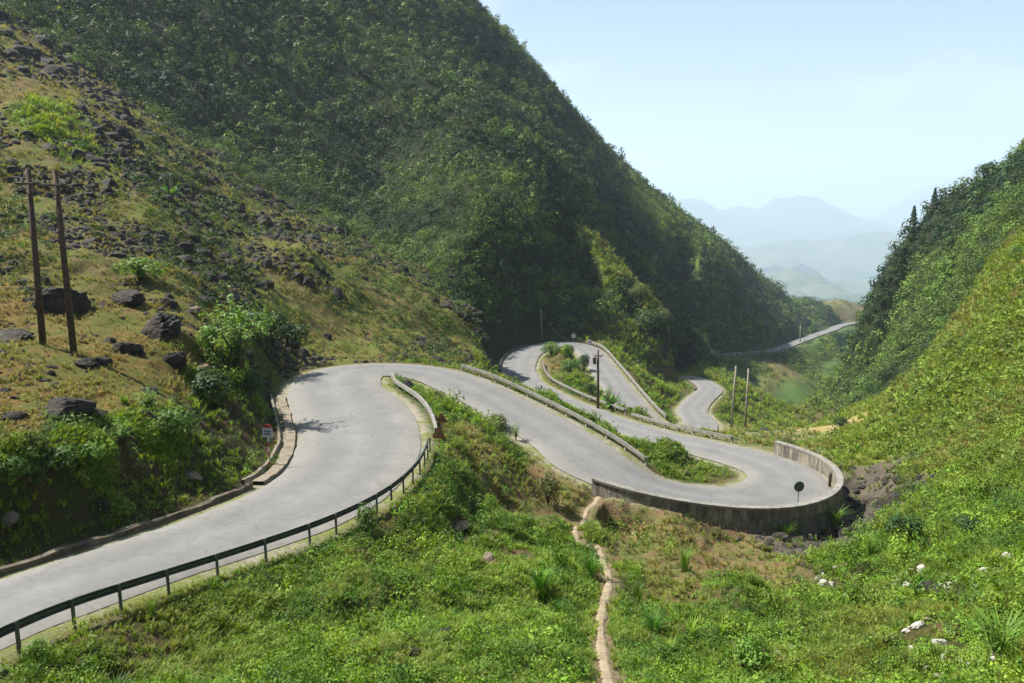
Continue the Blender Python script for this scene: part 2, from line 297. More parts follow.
# ------------------------------------------------------------------ object helpers
def tag(o, label=None, cat=None, group=None, kind=None):
    if label: o['label'] = label
    if cat: o['category'] = cat
    if group: o['group'] = group
    if kind: o['kind'] = kind
    return o
def npmesh(name, V, Fq, mat=None, parent=None, smooth=False, attrs=None):
    V = np.asarray(V, np.float32); Fq = np.asarray(Fq, np.int32); k = Fq.shape[1]
    me = bpy.data.meshes.new(name); me.vertices.add(len(V)); me.vertices.foreach_set('co', V.ravel())
    me.loops.add(Fq.size); me.loops.foreach_set('vertex_index', Fq.ravel())
    me.polygons.add(len(Fq)); me.polygons.foreach_set('loop_start', np.arange(0, Fq.size, k, dtype=np.int32))
    me.polygons.foreach_set('use_smooth', np.full(len(Fq), smooth))
    for an, (ty, arr) in (attrs or {}).items():
        a = me.attributes.new(an, ty, 'POINT')
        a.data.foreach_set('color' if ty == 'FLOAT_COLOR' else 'value', np.asarray(arr, np.float32).ravel())
    me.update(calc_edges=True)
    if mat: me.materials.append(mat)
    o = bpy.data.objects.new(name, me); COL.objects.link(o)
    if parent: o.parent = parent
    return o
def bobj(name, bm, mat, parent=None, smooth=False):
    me = bpy.data.meshes.new(name); bm.normal_update(); bm.to_mesh(me); bm.free()
    if mat: me.materials.append(mat)
    if smooth: me.polygons.foreach_set('use_smooth', [True] * len(me.polygons))
    o = bpy.data.objects.new(name, me); COL.objects.link(o)
    if parent: o.parent = parent
    return o
def empty(name, loc, rz=0):
    o = bpy.data.objects.new(name, None); COL.objects.link(o); o.location = loc; o.rotation_euler = (0, 0, rz); o.empty_display_size = .3
    return o
def box(bm, cx, cy, cz, sx, sy, sz, rz=0, bev=0.0):
    g = bmesh.ops.create_cube(bm, size=1.0)['verts']
    M_ = Matrix.Translation((cx, cy, cz)) @ Matrix.Rotation(rz, 4, 'Z') @ Matrix.Diagonal((sx, sy, sz, 1))
    bmesh.ops.transform(bm, matrix=M_, verts=g)
    if bev:
        es = list({e for v in g for e in v.link_edges}); bmesh.ops.bevel(bm, geom=es, offset=bev, segments=1, affect='EDGES', profile=.5)
def tube(bm, pts, rad, seg=8, cap=True):
    rings = []
    pts = [Vector(p) for p in pts]; rad = rad if hasattr(rad, '__len__') else [rad] * len(pts)
    for i, p in enumerate(pts):
        d = (pts[min(i + 1, len(pts) - 1)] - pts[max(i - 1, 0)]).normalized()
        a = d.orthogonal().normalized() if i == 0 else (a - d * a.dot(d)).normalized()
        b = d.cross(a)
        rings.append([bm.verts.new(p + (a * math.cos(2 * math.pi * k / seg) + b * math.sin(2 * math.pi * k / seg)) * rad[i]) for k in range(seg)])
    for A, B in zip(rings, rings[1:]):
        for k in range(seg): bm.faces.new((A[k], A[(k + 1) % seg], B[(k + 1) % seg], B[k]))
    if cap: bm.faces.new(rings[0][::-1]); bm.faces.new(rings[-1])
def sweep(path, nrm, prof, closed=True):
    """profile (offset along nrm, height) carried along a path of points"""
    V = []; m = len(prof)
    for p, q in zip(path, nrm):
        for (a, h) in prof: V.append((p[0] + q[0] * a, p[1] + q[1] * a, p[2] + h))
    Fq = []
    for i in range(len(path) - 1):
        for k in range(m if closed else m - 1):
            a, b = i * m + k, i * m + (k + 1) % m; Fq.append((a, b, b + m, a + m))
    return np.array(V), np.array(Fq)

# ------------------------------------------------------------------ materials
def mat(name):
    m = bpy.data.materials.new(name); m.use_nodes = True; nt = m.node_tree
    return m, nt, nt.nodes, nt.links, nt.nodes['Principled BSDF']
def ramp(nd, stops):
    r = nd.new('ShaderNodeValToRGB'); e = r.color_ramp.elements
    while len(e) < len(stops): e.new(0.5)
    for i, (p, c) in enumerate(stops): e[i].position = p; e[i].color = (*c, 1) if len(c) == 3 else c
    return r
def noisy(name, c1, c2, scale=3.0, rough=0.85, bump=0.3, bscale=None, dist=0.05, spots=None):
    m, nt, nd, lk, bs = mat(name)
    tc = nd.new('ShaderNodeTexCoord')
    n1 = nd.new('ShaderNodeTexNoise'); n1.inputs['Scale'].default_value = scale; n1.inputs['Detail'].default_value = 8; n1.inputs['Roughness'].default_value = .65
    lk.new(tc.outputs['Object'], n1.inputs['Vector'])
    rp = ramp(nd, [(0.35, c1), (0.65, c2)]); lk.new(n1.outputs['Fac'], rp.inputs['Fac'])
    col = rp.outputs['Color']
    if spots:
        n3 = nd.new('ShaderNodeTexNoise'); n3.inputs['Scale'].default_value = spots[1]; n3.inputs['Detail'].default_value = 5
        lk.new(tc.outputs['Object'], n3.inputs['Vector'])
        r3 = ramp(nd, [(spots[2], (0, 0, 0)), (spots[2] + .08, (1, 1, 1))]); lk.new(n3.outputs['Fac'], r3.inputs['Fac'])
        mx = nd.new('ShaderNodeMixRGB'); lk.new(r3.outputs['Color'], mx.inputs['Fac']); lk.new(col, mx.inputs[1]); mx.inputs[2].default_value = (*spots[0], 1); col = mx.outputs[0]
    lk.new(col, bs.inputs['Base Color']); bs.inputs['Roughness'].default_value = rough; bs.inputs['Specular IOR Level'].default_value = 0.25
    if bump:
        n2 = nd.new('ShaderNodeTexNoise'); n2.inputs['Scale'].default_value = bscale or scale * 4; n2.inputs['Detail'].default_value = 6
        lk.new(tc.outputs['Object'], n2.inputs['Vector'])
        b = nd.new('ShaderNodeBump'); b.inputs['Strength'].default_value = bump; b.inputs['Distance'].default_value = dist
        lk.new(n2.outputs['Fac'], b.inputs['Height']); lk.new(b.outputs[0], bs.inputs['Normal'])
    return m
def leafmat(name, transl=0.35, rough=0.6):
    m, nt, nd, lk, bs = mat(name)
    a = nd.new('ShaderNodeAttribute'); a.attribute_name = 'tint'
    lk.new(a.outputs['Color'], bs.inputs['Base Color']); bs.inputs['Roughness'].default_value = rough; bs.inputs['Specular IOR Level'].default_value = 0.3
    tr = nd.new('ShaderNodeBsdfTranslucent')
    hs = nd.new('ShaderNodeHueSaturation'); hs.inputs['Hue'].default_value = 0.485; hs.inputs['Saturation'].default_value = 1.1; hs.inputs['Value'].default_value = 1.3
    lk.new(a.outputs['Color'], hs.inputs['Color']); lk.new(hs.outputs[0], tr.inputs['Color'])
    mx = nd.new('ShaderNodeMixShader'); mx.inputs[0].default_value = transl
    lk.new(bs.outputs[0], mx.inputs[1]); lk.new(tr.outputs[0], mx.inputs[2]); lk.new(mx.outputs[0], nd['Material Output'].inputs['Surface'])
    return m

# ------------------------------------------------------------------ ground sheet
gm, nt, nd, lk, bs = mat('ground')
geo = nd.new('ShaderNodeTexCoord')
ga = nd.new('ShaderNodeAttribute'); ga.attribute_name = 'tint'
gb = nd.new('ShaderNodeAttribute'); gb.attribute_name = 'tint_second'
def gn(scale, det=6, rgh=.6):
    n_ = nd.new('ShaderNodeTexNoise'); n_.inputs['Scale'].default_value = scale; n_.inputs['Detail'].default_value = det; n_.inputs['Roughness'].default_value = rgh
    lk.new(geo.outputs['Object'], n_.inputs['Vector']); return n_
nA, nB, nC = gn(0.9, 10, .7), gn(9, 8, .7), gn(0.12, 8, .65)
mm = nd.new('ShaderNodeMath'); mm.operation = 'ADD'; lk.new(nA.outputs['Fac'], mm.inputs[0])
m2 = nd.new('ShaderNodeMath'); m2.operation = 'MULTIPLY_ADD'; lk.new(nC.outputs['Fac'], m2.inputs[0]); m2.inputs[1].default_value = .8; m2.inputs[2].default_value = -.4; lk.new(m2.outputs[0], mm.inputs[1])
rp = ramp(nd, [(0.40, (0, 0, 0)), (0.60, (1, 1, 1))]); lk.new(mm.outputs[0], rp.inputs['Fac'])
mx = nd.new('ShaderNodeMixRGB'); lk.new(rp.outputs['Color'], mx.inputs['Fac']); lk.new(ga.outputs['Color'], mx.inputs[1]); lk.new(gb.outputs['Color'], mx.inputs[2])
rp2 = ramp(nd, [(0.3, (.55, .55, .55)), (0.7, (1.3, 1.3, 1.3))]); lk.new(nB.outputs['Fac'], rp2.inputs['Fac'])
mu = nd.new('ShaderNodeMixRGB'); mu.blend_type = 'MULTIPLY'; mu.inputs['Fac'].default_value = 1; lk.new(mx.outputs[0], mu.inputs[1]); lk.new(rp2.outputs['Color'], mu.inputs[2])
lk.new(mu.outputs[0], bs.inputs['Base Color']); bs.inputs['Roughness'].default_value = 0.95; bs.inputs['Specular IOR Level'].default_value = 0.1
bp = nd.new('ShaderNodeBump'); bp.inputs['Strength'].default_value = .9; bp.inputs['Distance'].default_value = .35; lk.new(nA.outputs['Fac'], bp.inputs['Height'])
bp2 = nd.new('ShaderNodeBump'); bp2.inputs['Strength'].default_value = .8; bp2.inputs['Distance'].default_value = .05; lk.new(nB.outputs['Fac'], bp2.inputs['Height']); lk.new(bp.outputs[0], bp2.inputs['Normal']); lk.new(bp2.outputs[0], bs.inputs['Normal'])
PAL = {  # two base colours for each cover
    'g': ((.035, .060, .012), (.105, .078, .034)), 'd': ((.165, .105, .034), (.095, .105, .024)), 'f': ((.016, .025, .009), (.030, .040, .013)),
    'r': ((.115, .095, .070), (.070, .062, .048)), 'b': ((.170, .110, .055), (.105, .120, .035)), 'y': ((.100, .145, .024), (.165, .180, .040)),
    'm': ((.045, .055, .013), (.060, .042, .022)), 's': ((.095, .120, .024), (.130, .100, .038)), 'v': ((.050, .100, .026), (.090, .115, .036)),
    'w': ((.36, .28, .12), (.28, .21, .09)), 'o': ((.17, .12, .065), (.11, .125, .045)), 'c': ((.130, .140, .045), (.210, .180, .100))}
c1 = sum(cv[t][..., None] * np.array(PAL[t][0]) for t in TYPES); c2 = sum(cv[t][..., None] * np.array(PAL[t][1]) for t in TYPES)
sh = (ROADSIDE * (1 - sstep(0.2, 1.4, edge)))[..., None]
c1 = c1 * (1 - sh) + np.array((.30, .27, .21)) * sh; c2 = c2 * (1 - sh) + np.array((.17, .19, .06)) * sh
pm = ((1 - sstep(.25, .6, PD + .25 * fbm(GX / .5, GY / .5, 61, 3))))[..., None]; c1 = c1 * (1 - pm) + np.array((.20, .15, .09)) * pm; c2 = c2 * (1 - pm) + np.array((.15, .13, .06)) * pm
ones = np.ones((NR, NT, 1))
idx = np.arange(NR * NT).reshape(NR, NT)
quads = np.stack([idx[:-1, :-1], idx[:-1, 1:], idx[1:, 1:], idx[1:, :-1]], -1).reshape(-1, 4)
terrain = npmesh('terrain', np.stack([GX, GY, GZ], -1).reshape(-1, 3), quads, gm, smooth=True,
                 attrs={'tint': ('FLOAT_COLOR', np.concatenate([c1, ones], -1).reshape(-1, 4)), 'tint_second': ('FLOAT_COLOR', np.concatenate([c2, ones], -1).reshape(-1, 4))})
tag(terrain, kind='structure')

# ------------------------------------------------------------------ road surface
rm, nt, nd, lk, bs = mat('worn_concrete_road')
tc = nd.new('ShaderNodeTexCoord'); ra = nd.new('ShaderNodeAttribute'); ra.attribute_name = 'across'
def rn_(scale, det, vec=None):
    n_ = nd.new('ShaderNodeTexNoise'); n_.inputs['Scale'].default_value = scale; n_.inputs['Detail'].default_value = det; n_.inputs['Roughness'].default_value = .65
    lk.new(vec or tc.outputs['Object'], n_.inputs['Vector']); return n_
a1, a2, a3 = rn_(.35, 8), rn_(3.5, 8), rn_(40, 4)
r1 = ramp(nd, [(.3, (.146, .145, .140)), (.7, (.188, .186, .179))]); lk.new(a1.outputs['Fac'], r1.inputs['Fac'])
r2 = ramp(nd, [(.3, (.88, .88, .88)), (.7, (1.08, 1.08, 1.08))]); lk.new(a2.outputs['Fac'], r2.inputs['Fac'])
mu = nd.new('ShaderNodeMixRGB'); mu.blend_type = 'MULTIPLY'; mu.inputs['Fac'].default_value = 1; lk.new(r1.outputs[0], mu.inputs[1]); lk.new(r2.outputs[0], mu.inputs[2])
r3 = ramp(nd, [(0, (1.15, 1.10, 1.0)), (.14, (1.08, 1.06, 1.0)), (.26, (.90, .90, .91)), (.36, (.93, .93, .94)), (.5, (1.05, 1.05, 1.05)), (.64, (.93, .93, .94)), (.74, (.90, .90, .91)), (.86, (1.08, 1.06, 1.0)), (1, (1.15, 1.10, 1.0))])
ad = nd.new('ShaderNodeMath'); ad.operation = 'MULTIPLY_ADD'; lk.new(a1.outputs['Fac'], ad.inputs[0]); ad.inputs[1].default_value = .22; ad.inputs[2].default_value = -.11
ad2 = nd.new('ShaderNodeMath'); ad2.operation = 'ADD'; lk.new(ra.outputs['Fac'], ad2.inputs[0]); lk.new(ad.outputs[0], ad2.inputs[1]); lk.new(ad2.outputs[0], r3.inputs['Fac'])
mu2 = nd.new('ShaderNodeMixRGB'); mu2.blend_type = 'MULTIPLY'; mu2.inputs['Fac'].default_value = 1; lk.new(mu.outputs[0], mu2.inputs[1]); lk.new(r3.outputs[0], mu2.inputs[2])
wn2 = rn_(1.2, 4); vm = nd.new('ShaderNodeVectorMath'); vm.operation = 'MULTIPLY_ADD'; lk.new(wn2.outputs['Color'], vm.inputs[0]); vm.inputs[1].default_value = (.9, .9, .9); lk.new(tc.outputs['Object'], vm.inputs[2])
vo = nd.new('ShaderNodeTexVoronoi'); vo.feature = 'DISTANCE_TO_EDGE'; vo.inputs['Scale'].default_value = .28; lk.new(vm.outputs[0], vo.inputs['Vector'])
rcr = ramp(nd, [(0.0, (.72, .72, .72)), (.012, (1, 1, 1))]); lk.new(vo.outputs['Distance'], rcr.inputs['Fac'])
a5 = rn_(.9, 6); rst = ramp(nd, [(.56, (1, 1, 1)), (.72, (.72, .71, .70))]); lk.new(a5.outputs['Fac'], rst.inputs['Fac'])
mu3 = nd.new('ShaderNodeMixRGB'); mu3.blend_type = 'MULTIPLY'; mu3.inputs['Fac'].default_value = .75; lk.new(mu2.outputs[0], mu3.inputs[1]); lk.new(rcr.outputs[0], mu3.inputs[2])
mu4 = nd.new('ShaderNodeMixRGB'); mu4.blend_type = 'MULTIPLY'; mu4.inputs['Fac'].default_value = .4; lk.new(mu3.outputs[0], mu4.inputs[1]); lk.new(rst.outputs[0], mu4.inputs[2])
lk.new(mu4.outputs[0], bs.inputs['Base Color']); bs.inputs['Roughness'].default_value = .85; bs.inputs['Specular IOR Level'].default_value = .3
bb = nd.new('ShaderNodeBump'); bb.inputs['Strength'].default_value = .35; bb.inputs['Distance'].default_value = .02; lk.new(a3.outputs['Fac'], bb.inputs['Height']); lk.new(bb.outputs[0], bs.inputs['Normal'])
NC = 13; V = []; AC = []
for i in range(len(road)):
    e0 = fbm(np.array([i * .11]), np.array([3.0]), 31)[0] * .22; e1 = fbm(np.array([i * .11]), np.array([9.0]), 33)[0] * .22
    for k in range(NC):
        f = k / (NC - 1); o = -1 + 2 * f; off = o * road[i, 3] + (e0 if k == 0 else e1 if k == NC - 1 else 0)
        V.append((road[i, 0] + rn[i, 0] * off, road[i, 1] + rn[i, 1] * off, road[i, 2] + 0.05 * (1 - o * o) - (0.10 if k in (0, NC - 1) else 0))); AC.append(f)
ii = np.arange(len(road) * NC).reshape(-1, NC)
rq = np.stack([ii[:-1, :-1], ii[1:, :-1], ii[1:, 1:], ii[:-1, 1:]], -1).reshape(-1, 4)
V = np.array(V); AC = np.array(AC)
for a, b in ((0, CUT[0] + 3), (CUT[-1] - 3, len(road))):
    n_ = b - a; ii = np.arange(n_ * NC).reshape(-1, NC); q_ = np.stack([ii[:-1, :-1], ii[1:, :-1], ii[1:, 1:], ii[:-1, 1:]], -1).reshape(-1, 4)
    tag(npmesh('road', V[a * NC:b * NC], q_, rm, smooth=True, attrs={'across': ('FLOAT', AC[a * NC:b * NC])}), kind='structure')
# ------------------------------------------------------------------ far ranges and the air between
def rangeridge(name, sil, Y, base, depth, m, seed, nx=220, ny=60):
    X = []; Z = []
    for px, py in sil: p = at(px, py, Y); X.append(p[0]); Z.append(p[2])
    xs = np.linspace(X[0], X[-1], nx); zc = np.interp(xs, X, Z)
    v = np.linspace(-1, 1, ny); XX, VV = np.meshgrid(xs, v)
    wav = fbm(XX / (depth * .8), XX * 0, seed, 3) * depth * .25
    YY = Y + VV * depth + wav
    prof = np.clip(1 - np.abs(VV), 0, 1) ** 0.85
    ZZ = base + (zc[None] - base) * prof + fbm(XX / (depth * .35), YY / (depth * .35), seed + 3, 5) * depth * .12 * (0.25 + 1 - prof)
    ZZ += fbm(XX / (depth * .08), YY / (depth * .08), seed + 9, 3) * depth * .018
    i = np.arange(nx * ny).reshape(ny, nx); q = np.stack([i[:-1, :-1], i[:-1, 1:], i[1:, 1:], i[1:, :-1]], -1).reshape(-1, 4)
    tag(npmesh(name, np.stack([XX, YY, ZZ], -1).reshape(-1, 3), q, m, smooth=True), kind='structure')
farm = noisy('far_forest', (.035, .06, .022), (.11, .105, .05), scale=.0035, bump=0)
rangeridge('hills', [(600, 320), (700, 300), (745, 290), (765, 276), (780, 269), (793, 269), (805, 281), (828, 295), (850, 306), (880, 320), (960, 330), (1100, 340)], 5000, -450, 900, farm, 5)
rangeridge('mountains', [(300, 330), (560, 290), (640, 262), (700, 252), (760, 243), (810, 240), (850, 232), (885, 230), (930, 236), (1000, 226), (1150, 220), (1400, 260)], 8500, -500, 1500, farm, 15)
rangeridge('mountains', [(200, 330), (500, 240), (620, 205), (660, 190), (682, 196), (692, 195), (705, 200), (719, 209), (738, 206), (756, 209), (774, 200), (796, 197), (822, 197), (836, 206), (854, 217), (880, 226), (960, 250), (1100, 260), (1300, 300)], 12500, -600, 2000, farm, 25)
rangeridge('mountains', [(500, 330), (700, 260), (800, 232), (840, 222), (872, 215), (891, 204), (905, 191), (920, 184), (942, 179), (964, 170), (985, 163), (1020, 152), (1080, 160), (1200, 190), (1500, 300)], 16500, -600, 2400, farm, 35)

hm = bpy.data.materials.new('hazy_air'); hm.use_nodes = True; hn = hm.node_tree.nodes; hn.remove(hn['Principled BSDF'])
pv = hn.new('ShaderNodeVolumePrincipled'); pv.inputs['Color'].default_value = (.68, .83, 1, 1); pv.inputs['Density'].default_value = 0.00014; pv.inputs['Anisotropy'].default_value = .1
hm.node_tree.links.new(pv.outputs[0], hn['Material Output'].inputs['Volume'])
bm = bmesh.new(); box(bm, 0, 12300, 500, 62000, 26000, 3000)
hz = bobj('haze', bm, hm); tag(hz, kind='stuff')

# ------------------------------------------------------------------ what of the land shows, for spreading plants
Pg = np.stack([GX, GY, GZ], -1); SX, SY, SDp = project(Pg)
cxs = (SX[:-1, :-1] + SX[1:, 1:]) / 2; cys = (SY[:-1, :-1] + SY[1:, 1:]) / 2; cdp = (SDp[:-1, :-1] + SDp[1:, 1:]) / 2
ax, ay = SX[1:, 1:] - SX[:-1, :-1], SY[1:, 1:] - SY[:-1, :-1]; bx_, by_ = SX[1:, :-1] - SX[:-1, 1:], SY[1:, :-1] - SY[:-1, 1:]
area = np.abs(ax * by_ - ay * bx_) / 2
inf = (cdp > 4) & (cxs > -90) & (cxs < 1114) & (cys > -90) & (cys < 790)
gxi = np.clip(((cxs + 100) / 6).astype(int), 0, 210); gyi = np.clip(((cys + 100) / 6).astype(int), 0, 160)
zb = np.full((161, 211), 1e9); np.minimum.at(zb, (gyi[inf], gxi[inf]), cdp[inf])
vis = inf & (cdp < zb[gyi, gxi] * 1.22 + 6)
area = np.where(vis, np.minimum(area, 60), 0.0)
CCOV = COV[:-1, :-1]; cc = {t: CCOV[..., i] for i, t in enumerate(TYPES)}
CE = edge[:-1, :-1]; CR = RR[:-1, :-1]; CGX = GX[:-1, :-1]; CGY = GY[:-1, :-1]
def sample(nn, wgt, floor=0.0):
    p = (area + floor * inf) * wgt; p = p.ravel(); s = p.sum(); pick = rng.choice(p.size, nn, p=p / s)
    r, c = np.divmod(pick, NT - 1); fr = rng.random(nn); ft = rng.random(nn)
    lrr = lr[r] + (lr[r + 1] - lr[r]) * fr; tt = th[c] + (th[c + 1] - th[c]) * ft
    x = np.exp(lrr) * np.sin(tt); y = np.exp(lrr) * np.cos(tt) - PV
    return np.stack([x, y, H(x, y)], -1), np.exp(lrr), r, c
def thin(P, rad):                                    # drop points closer than their own size to one already kept
    kd = KDTree(len(P)); [kd.insert(P[i], i) for i in range(len(P))]; kd.balance()
    keep = np.zeros(len(P), bool); dead = np.zeros(len(P), bool)
    for i in range(len(P)):
        if dead[i]: continue
        keep[i] = True
        for _, j, _ in kd.find_range(P[i], rad[i]): dead[j] = True
    return keep

# ------------------------------------------------------------------ leaf clumps and tufts (vertex arrays)
def quads_at(C, N, size, asp=.6):
    k = len(C); N = N / np.linalg.norm(N, axis=1)[:, None]
    A = np.cross(N, rng.normal(size=(k, 3))); A /= np.linalg.norm(A, axis=1)[:, None]; B = np.cross(N, A)
    s = (size * rng.uniform(.6, 1.25, k))[:, None]; b = s * asp
    V = np.stack([C - A * s * .5, C - B * b * .5, C + A * s * .5, C + B * b * .5], 1)
    return V.reshape(-1, 3)
def crown(nl, leaf, flat=.85, lobes=7, tv=(.7, 1.35), jit=.24):
    """unit-radius crown centred at z=flat: leaves over several uneven lobes"""
    lc = rng.normal(size=(lobes, 3)); lc /= np.linalg.norm(lc, axis=1)[:, None]; lc *= rng.uniform(.25, .62, lobes)[:, None]; lrad = rng.uniform(.32, .55, lobes)
    w_ = rng.choice(lobes, nl, p=lrad ** 2 / (lrad ** 2).sum()); d = rng.normal(size=(nl, 3)); d /= np.linalg.norm(d, axis=1)[:, None]
    C = lc[w_] + d * (lrad[w_] * rng.uniform(.75, 1.1, nl))[:, None]
    N = d + rng.normal(size=(nl, 3)) * jit + np.array([0, 0, .25])
    V = quads_at(C, N, leaf); V[:, 2] = V[:, 2] * flat + flat * .75
    t = np.repeat(rng.uniform(*tv, nl), 4)
    return V, t
def tuft(nb, wid=.06, spread=.55):
    """grass tuft, unit height"""
    a = rng.uniform(0, 2 * np.pi, nb); ln = rng.uniform(.5, 1.0, nb); sp = rng.uniform(.15, spread, nb); r0 = rng.uniform(0, .18, nb)
    bx = np.stack([np.cos(a) * r0, np.sin(a) * r0, np.full(nb, -.06)], -1); d = np.stack([np.cos(a), np.sin(a), np.zeros(nb)], -1)
    mid = bx + d * (sp * .35 * ln)[:, None] + np.array([0, 0, 1]) * (ln * .62)[:, None]; tip = bx + d * (sp * ln)[:, None] * 1.3 + np.array([0, 0, 1]) * (ln * .9)[:, None]
    s = np.stack([-np.sin(a), np.cos(a), np.zeros(nb)], -1) * wid * .5
    V = np.stack([bx - s, bx + s, mid + s * .8, mid - s * .8, mid - s * .8, mid + s * .8, tip + s * .1, tip - s * .1], 1).reshape(-1, 3)
    return V, np.repeat(rng.uniform(.75, 1.3, nb), 8)
def herb(nl, leaf=.3):
    """low broad-leaved plant, unit radius"""
    a = rng.uniform(0, 2 * np.pi, nl); rr = np.sqrt(rng.random(nl)) * .9; h = (1 - rr ** 2) * rng.uniform(.35, 1.0, nl)
    C = np.stack([np.cos(a) * rr, np.sin(a) * rr, h * .8 + .05], -1); N = np.stack([np.cos(a) * .5, np.sin(a) * .5, np.full(nl, 1.0)], -1) + rng.normal(size=(nl, 3)) * .4
    return quads_at(C, N, leaf), np.repeat(rng.uniform(.7, 1.35, nl), 4)
def ico(sub):
    bm = bmesh.new(); bmesh.ops.create_icosphere(bm, subdivisions=sub, radius=1); V = np.array([v.co[:] for v in bm.verts]); Fs = np.array([[v.index for v in f.verts] for f in bm.faces]); bm.free(); return V, Fs
def spread(name, P, scale, protos, col, m, jitter=.0, tilt=.15, zs=None, lod=None):
    """one mesh of many plants: every plant its own turn, size, tilt and colour"""
    if lod is not None:                              # protos is a list of sets, lod picks the set
        nset = len(protos[0]); k = len(P); pi = lod * nset + rng.integers(0, nset, k); protos = [p for ps in protos for p in ps]
    else: k = len(P); pi = rng.integers(0, len(protos), k)
    Vs = []; Cs = []
    rz = rng.uniform(0, 2 * np.pi, k); tx = rng.normal(size=k) * tilt; ty = rng.normal(size=k) * tilt
    zs = np.ones(k) if zs is None else zs
    for j, (PVt, tt) in enumerate(protos):
        s = np.nonzero(pi == j)[0]
        if len(s) == 0: continue
        c, sn = np.cos(rz[s]), np.sin(rz[s]); x, y, z = PVt[:, 0], PVt[:, 1], PVt[:, 2]
        X = c[:, None] * x - sn[:, None] * y; Yv = sn[:, None] * x + c[:, None] * y; Z = z[None] * zs[s][:, None]
        X = X + Z * tx[s][:, None]; Yv = Yv + Z * ty[s][:, None]
        V = np.stack([X, Yv, Z], -1) * scale[s][:, None, None] + P[s][:, None, :]
        Vs.append(V.reshape(-1, 3).astype(np.float32)); cl = col[s].astype(np.float32)[:, None, :] * tt.astype(np.float32)[None, :, None]; Cs.append(cl.reshape(-1, 3))
    V = np.concatenate(Vs); C_ = np.clip(np.concatenate(Cs), 0.002, .9)
    Fq = np.arange(len(V)).reshape(-1, 4)
    o = npmesh(name, V, Fq, m, attrs={'tint': ('FLOAT_COLOR', np.hstack([C_, np.ones((len(C_), 1), np.float32)]))})
    STAT.append((name, k, len(V) // 4)); return o
STAT = []
def colmix(k, A, B, t=None, var=.18):
    t = rng.random(k) if t is None else t
    c = np.array(A)[None] * (1 - t[:, None]) + np.array(B)[None] * t[:, None]
    return c * rng.uniform(1 - var, 1 + var, (k, 1)) * rng.uniform(.92, 1.08, (k, 3))
LEAF = leafmat('green_leaves', .30); FLEAF = leafmat('forest_leaves', .14, .7); GRASSM = leafmat('grass_blades', .4); 

# forest over the mountain sides
wf = np.clip(cc['f'] * 1.6 - .35, 0, 1) + cc['v'] * .015
P, r, ri_, ci_ = sample(90000, wf * (CE > np.where(CR > 240, 3.0, 3.5 + .02 * CR)), floor=.02)
rad = np.maximum(.95, r * .0080) * np.clip(rng.lognormal(-.05, .48, len(P)), .42, 2.1); rad = rad * (1 - .45 * sstep(220, 420, r))
k = thin(P, rad * .95); P, rad, r = P[k], rad[k], r[k]; print('forest', len(P))
pt = sstep(-.35, .35, fbm(P[:, 0] / 22, P[:, 1] / 22 + P[:, 2] / 15, 71, 3)); pt = np.clip(pt * .8 + rng.normal(size=len(P)) * .30, 0, 1)
cf = colmix(len(P), (.010, .036, .011), (.125, .200, .030), pt, .42)
P[:, 2] -= rad * .55
spread('forest', P, rad, [[crown(a, b, rng.uniform(.8, 1.1), lb_, (.85, 1.18), .17) for _ in range(6)] for a, b, lb_ in ((210, .17, 7), (130, .21, 5), (60, .31, 4))], cf, FLEAF, lod=np.digitize(r, [210, 380]), zs=rng.uniform(.8, 1.25, len(P)))
tag(bpy.data.objects['forest'], kind='stuff')

# scrub: bushes scattered thinly over the open slopes
wsb = (cc['y'] * .7 + cc['s'] * .6 + cc['v'] * 7 + cc['o'] * 2 + cc['g'] * .75 + cc['m'] * .15 + cc['r'] * .3 + cc['b'] * .05) * (CE > 1.6 + .025 * np.maximum(CR - 200, 0)) * (PD[:-1, :-1] > .7) * (CLEAR[:-1, :-1] > .25)
wsb = wsb * sstep(-.15, .25, fbm(CGX / 7 / np.clip(CR / 60, .5, 4), CGY / 7 / np.clip(CR / 60, .5, 4), 40, 3) + .08)
P, r, ri_, ci_ = sample(26000, wsb, floor=.01)
rad = np.minimum(np.maximum(.18, r * (.0062 + .0035 * cc['y'][ri_, ci_])), np.where(r > 230, 2.5, 1.5)) * np.clip(rng.lognormal(-.2, .42, len(P)), .35, 1.8); k = thin(P, rad * .8); P, rad, r, ri_, ci_ = P[k], rad[k], r[k], ri_[k], ci_[k]; print('scrub', len(P))
t = np.clip(rng.random(len(P)) * .8 + cc['y'][ri_, ci_] * .25 - (cc['s'] + cc['m'])[ri_, ci_] * .45, 0, 1)
P[:, 2] -= rad * .2
spread('undergrowth', P, rad, [[crown(a, b, rng.uniform(.6, .95), 8) for _ in range(6)] for a, b in ((110, .21), (55, .29))], colmix(len(P), (.030, .070, .010), (.180, .255, .030), t, .28), LEAF, lod=(r > 75).astype(int))
tag(bpy.data.objects['undergrowth'], kind='stuff')

# grass
wg = (cc['g'] + cc['y'] * .9 + cc['d'] * .6 + cc['s'] * .5 + cc['b'] * .28 + cc['m'] * .15 + cc['c'] * .5 + cc['v'] * .4 + cc['r'] * .06) * (CE > .45) * (CR < 260) * sstep(.14, .45, PD[:-1, :-1]) * sstep(-.1, .2, CLEAR[:-1, :-1]) * (.12 + .88 * np.clip(sstep(-.10, .14, fbm(CGX / 2.0, CGY / 2.0, 140, 4)) + cc['y'], 0, 1))
P, r, ri_, ci_ = sample(95000, wg)
hgt = np.maximum(.20, r * .0075) * rng.uniform(.5, 1.25, len(P)) * np.where(cc['d'][ri_, ci_] > .5, .7, 1) * np.where(cc['s'][ri_, ci_] > .5, .65, 1)
hgt = hgt * (0.45 + .55 * sstep(.4, 2.2, CE[ri_, ci_]))
dry = np.clip(cc['d'] * .95 + cc['s'] * .60 + cc['b'] * .60 + cc['y'] * .30 + cc['c'] * .5 + .10, 0, 1)[ri_, ci_]
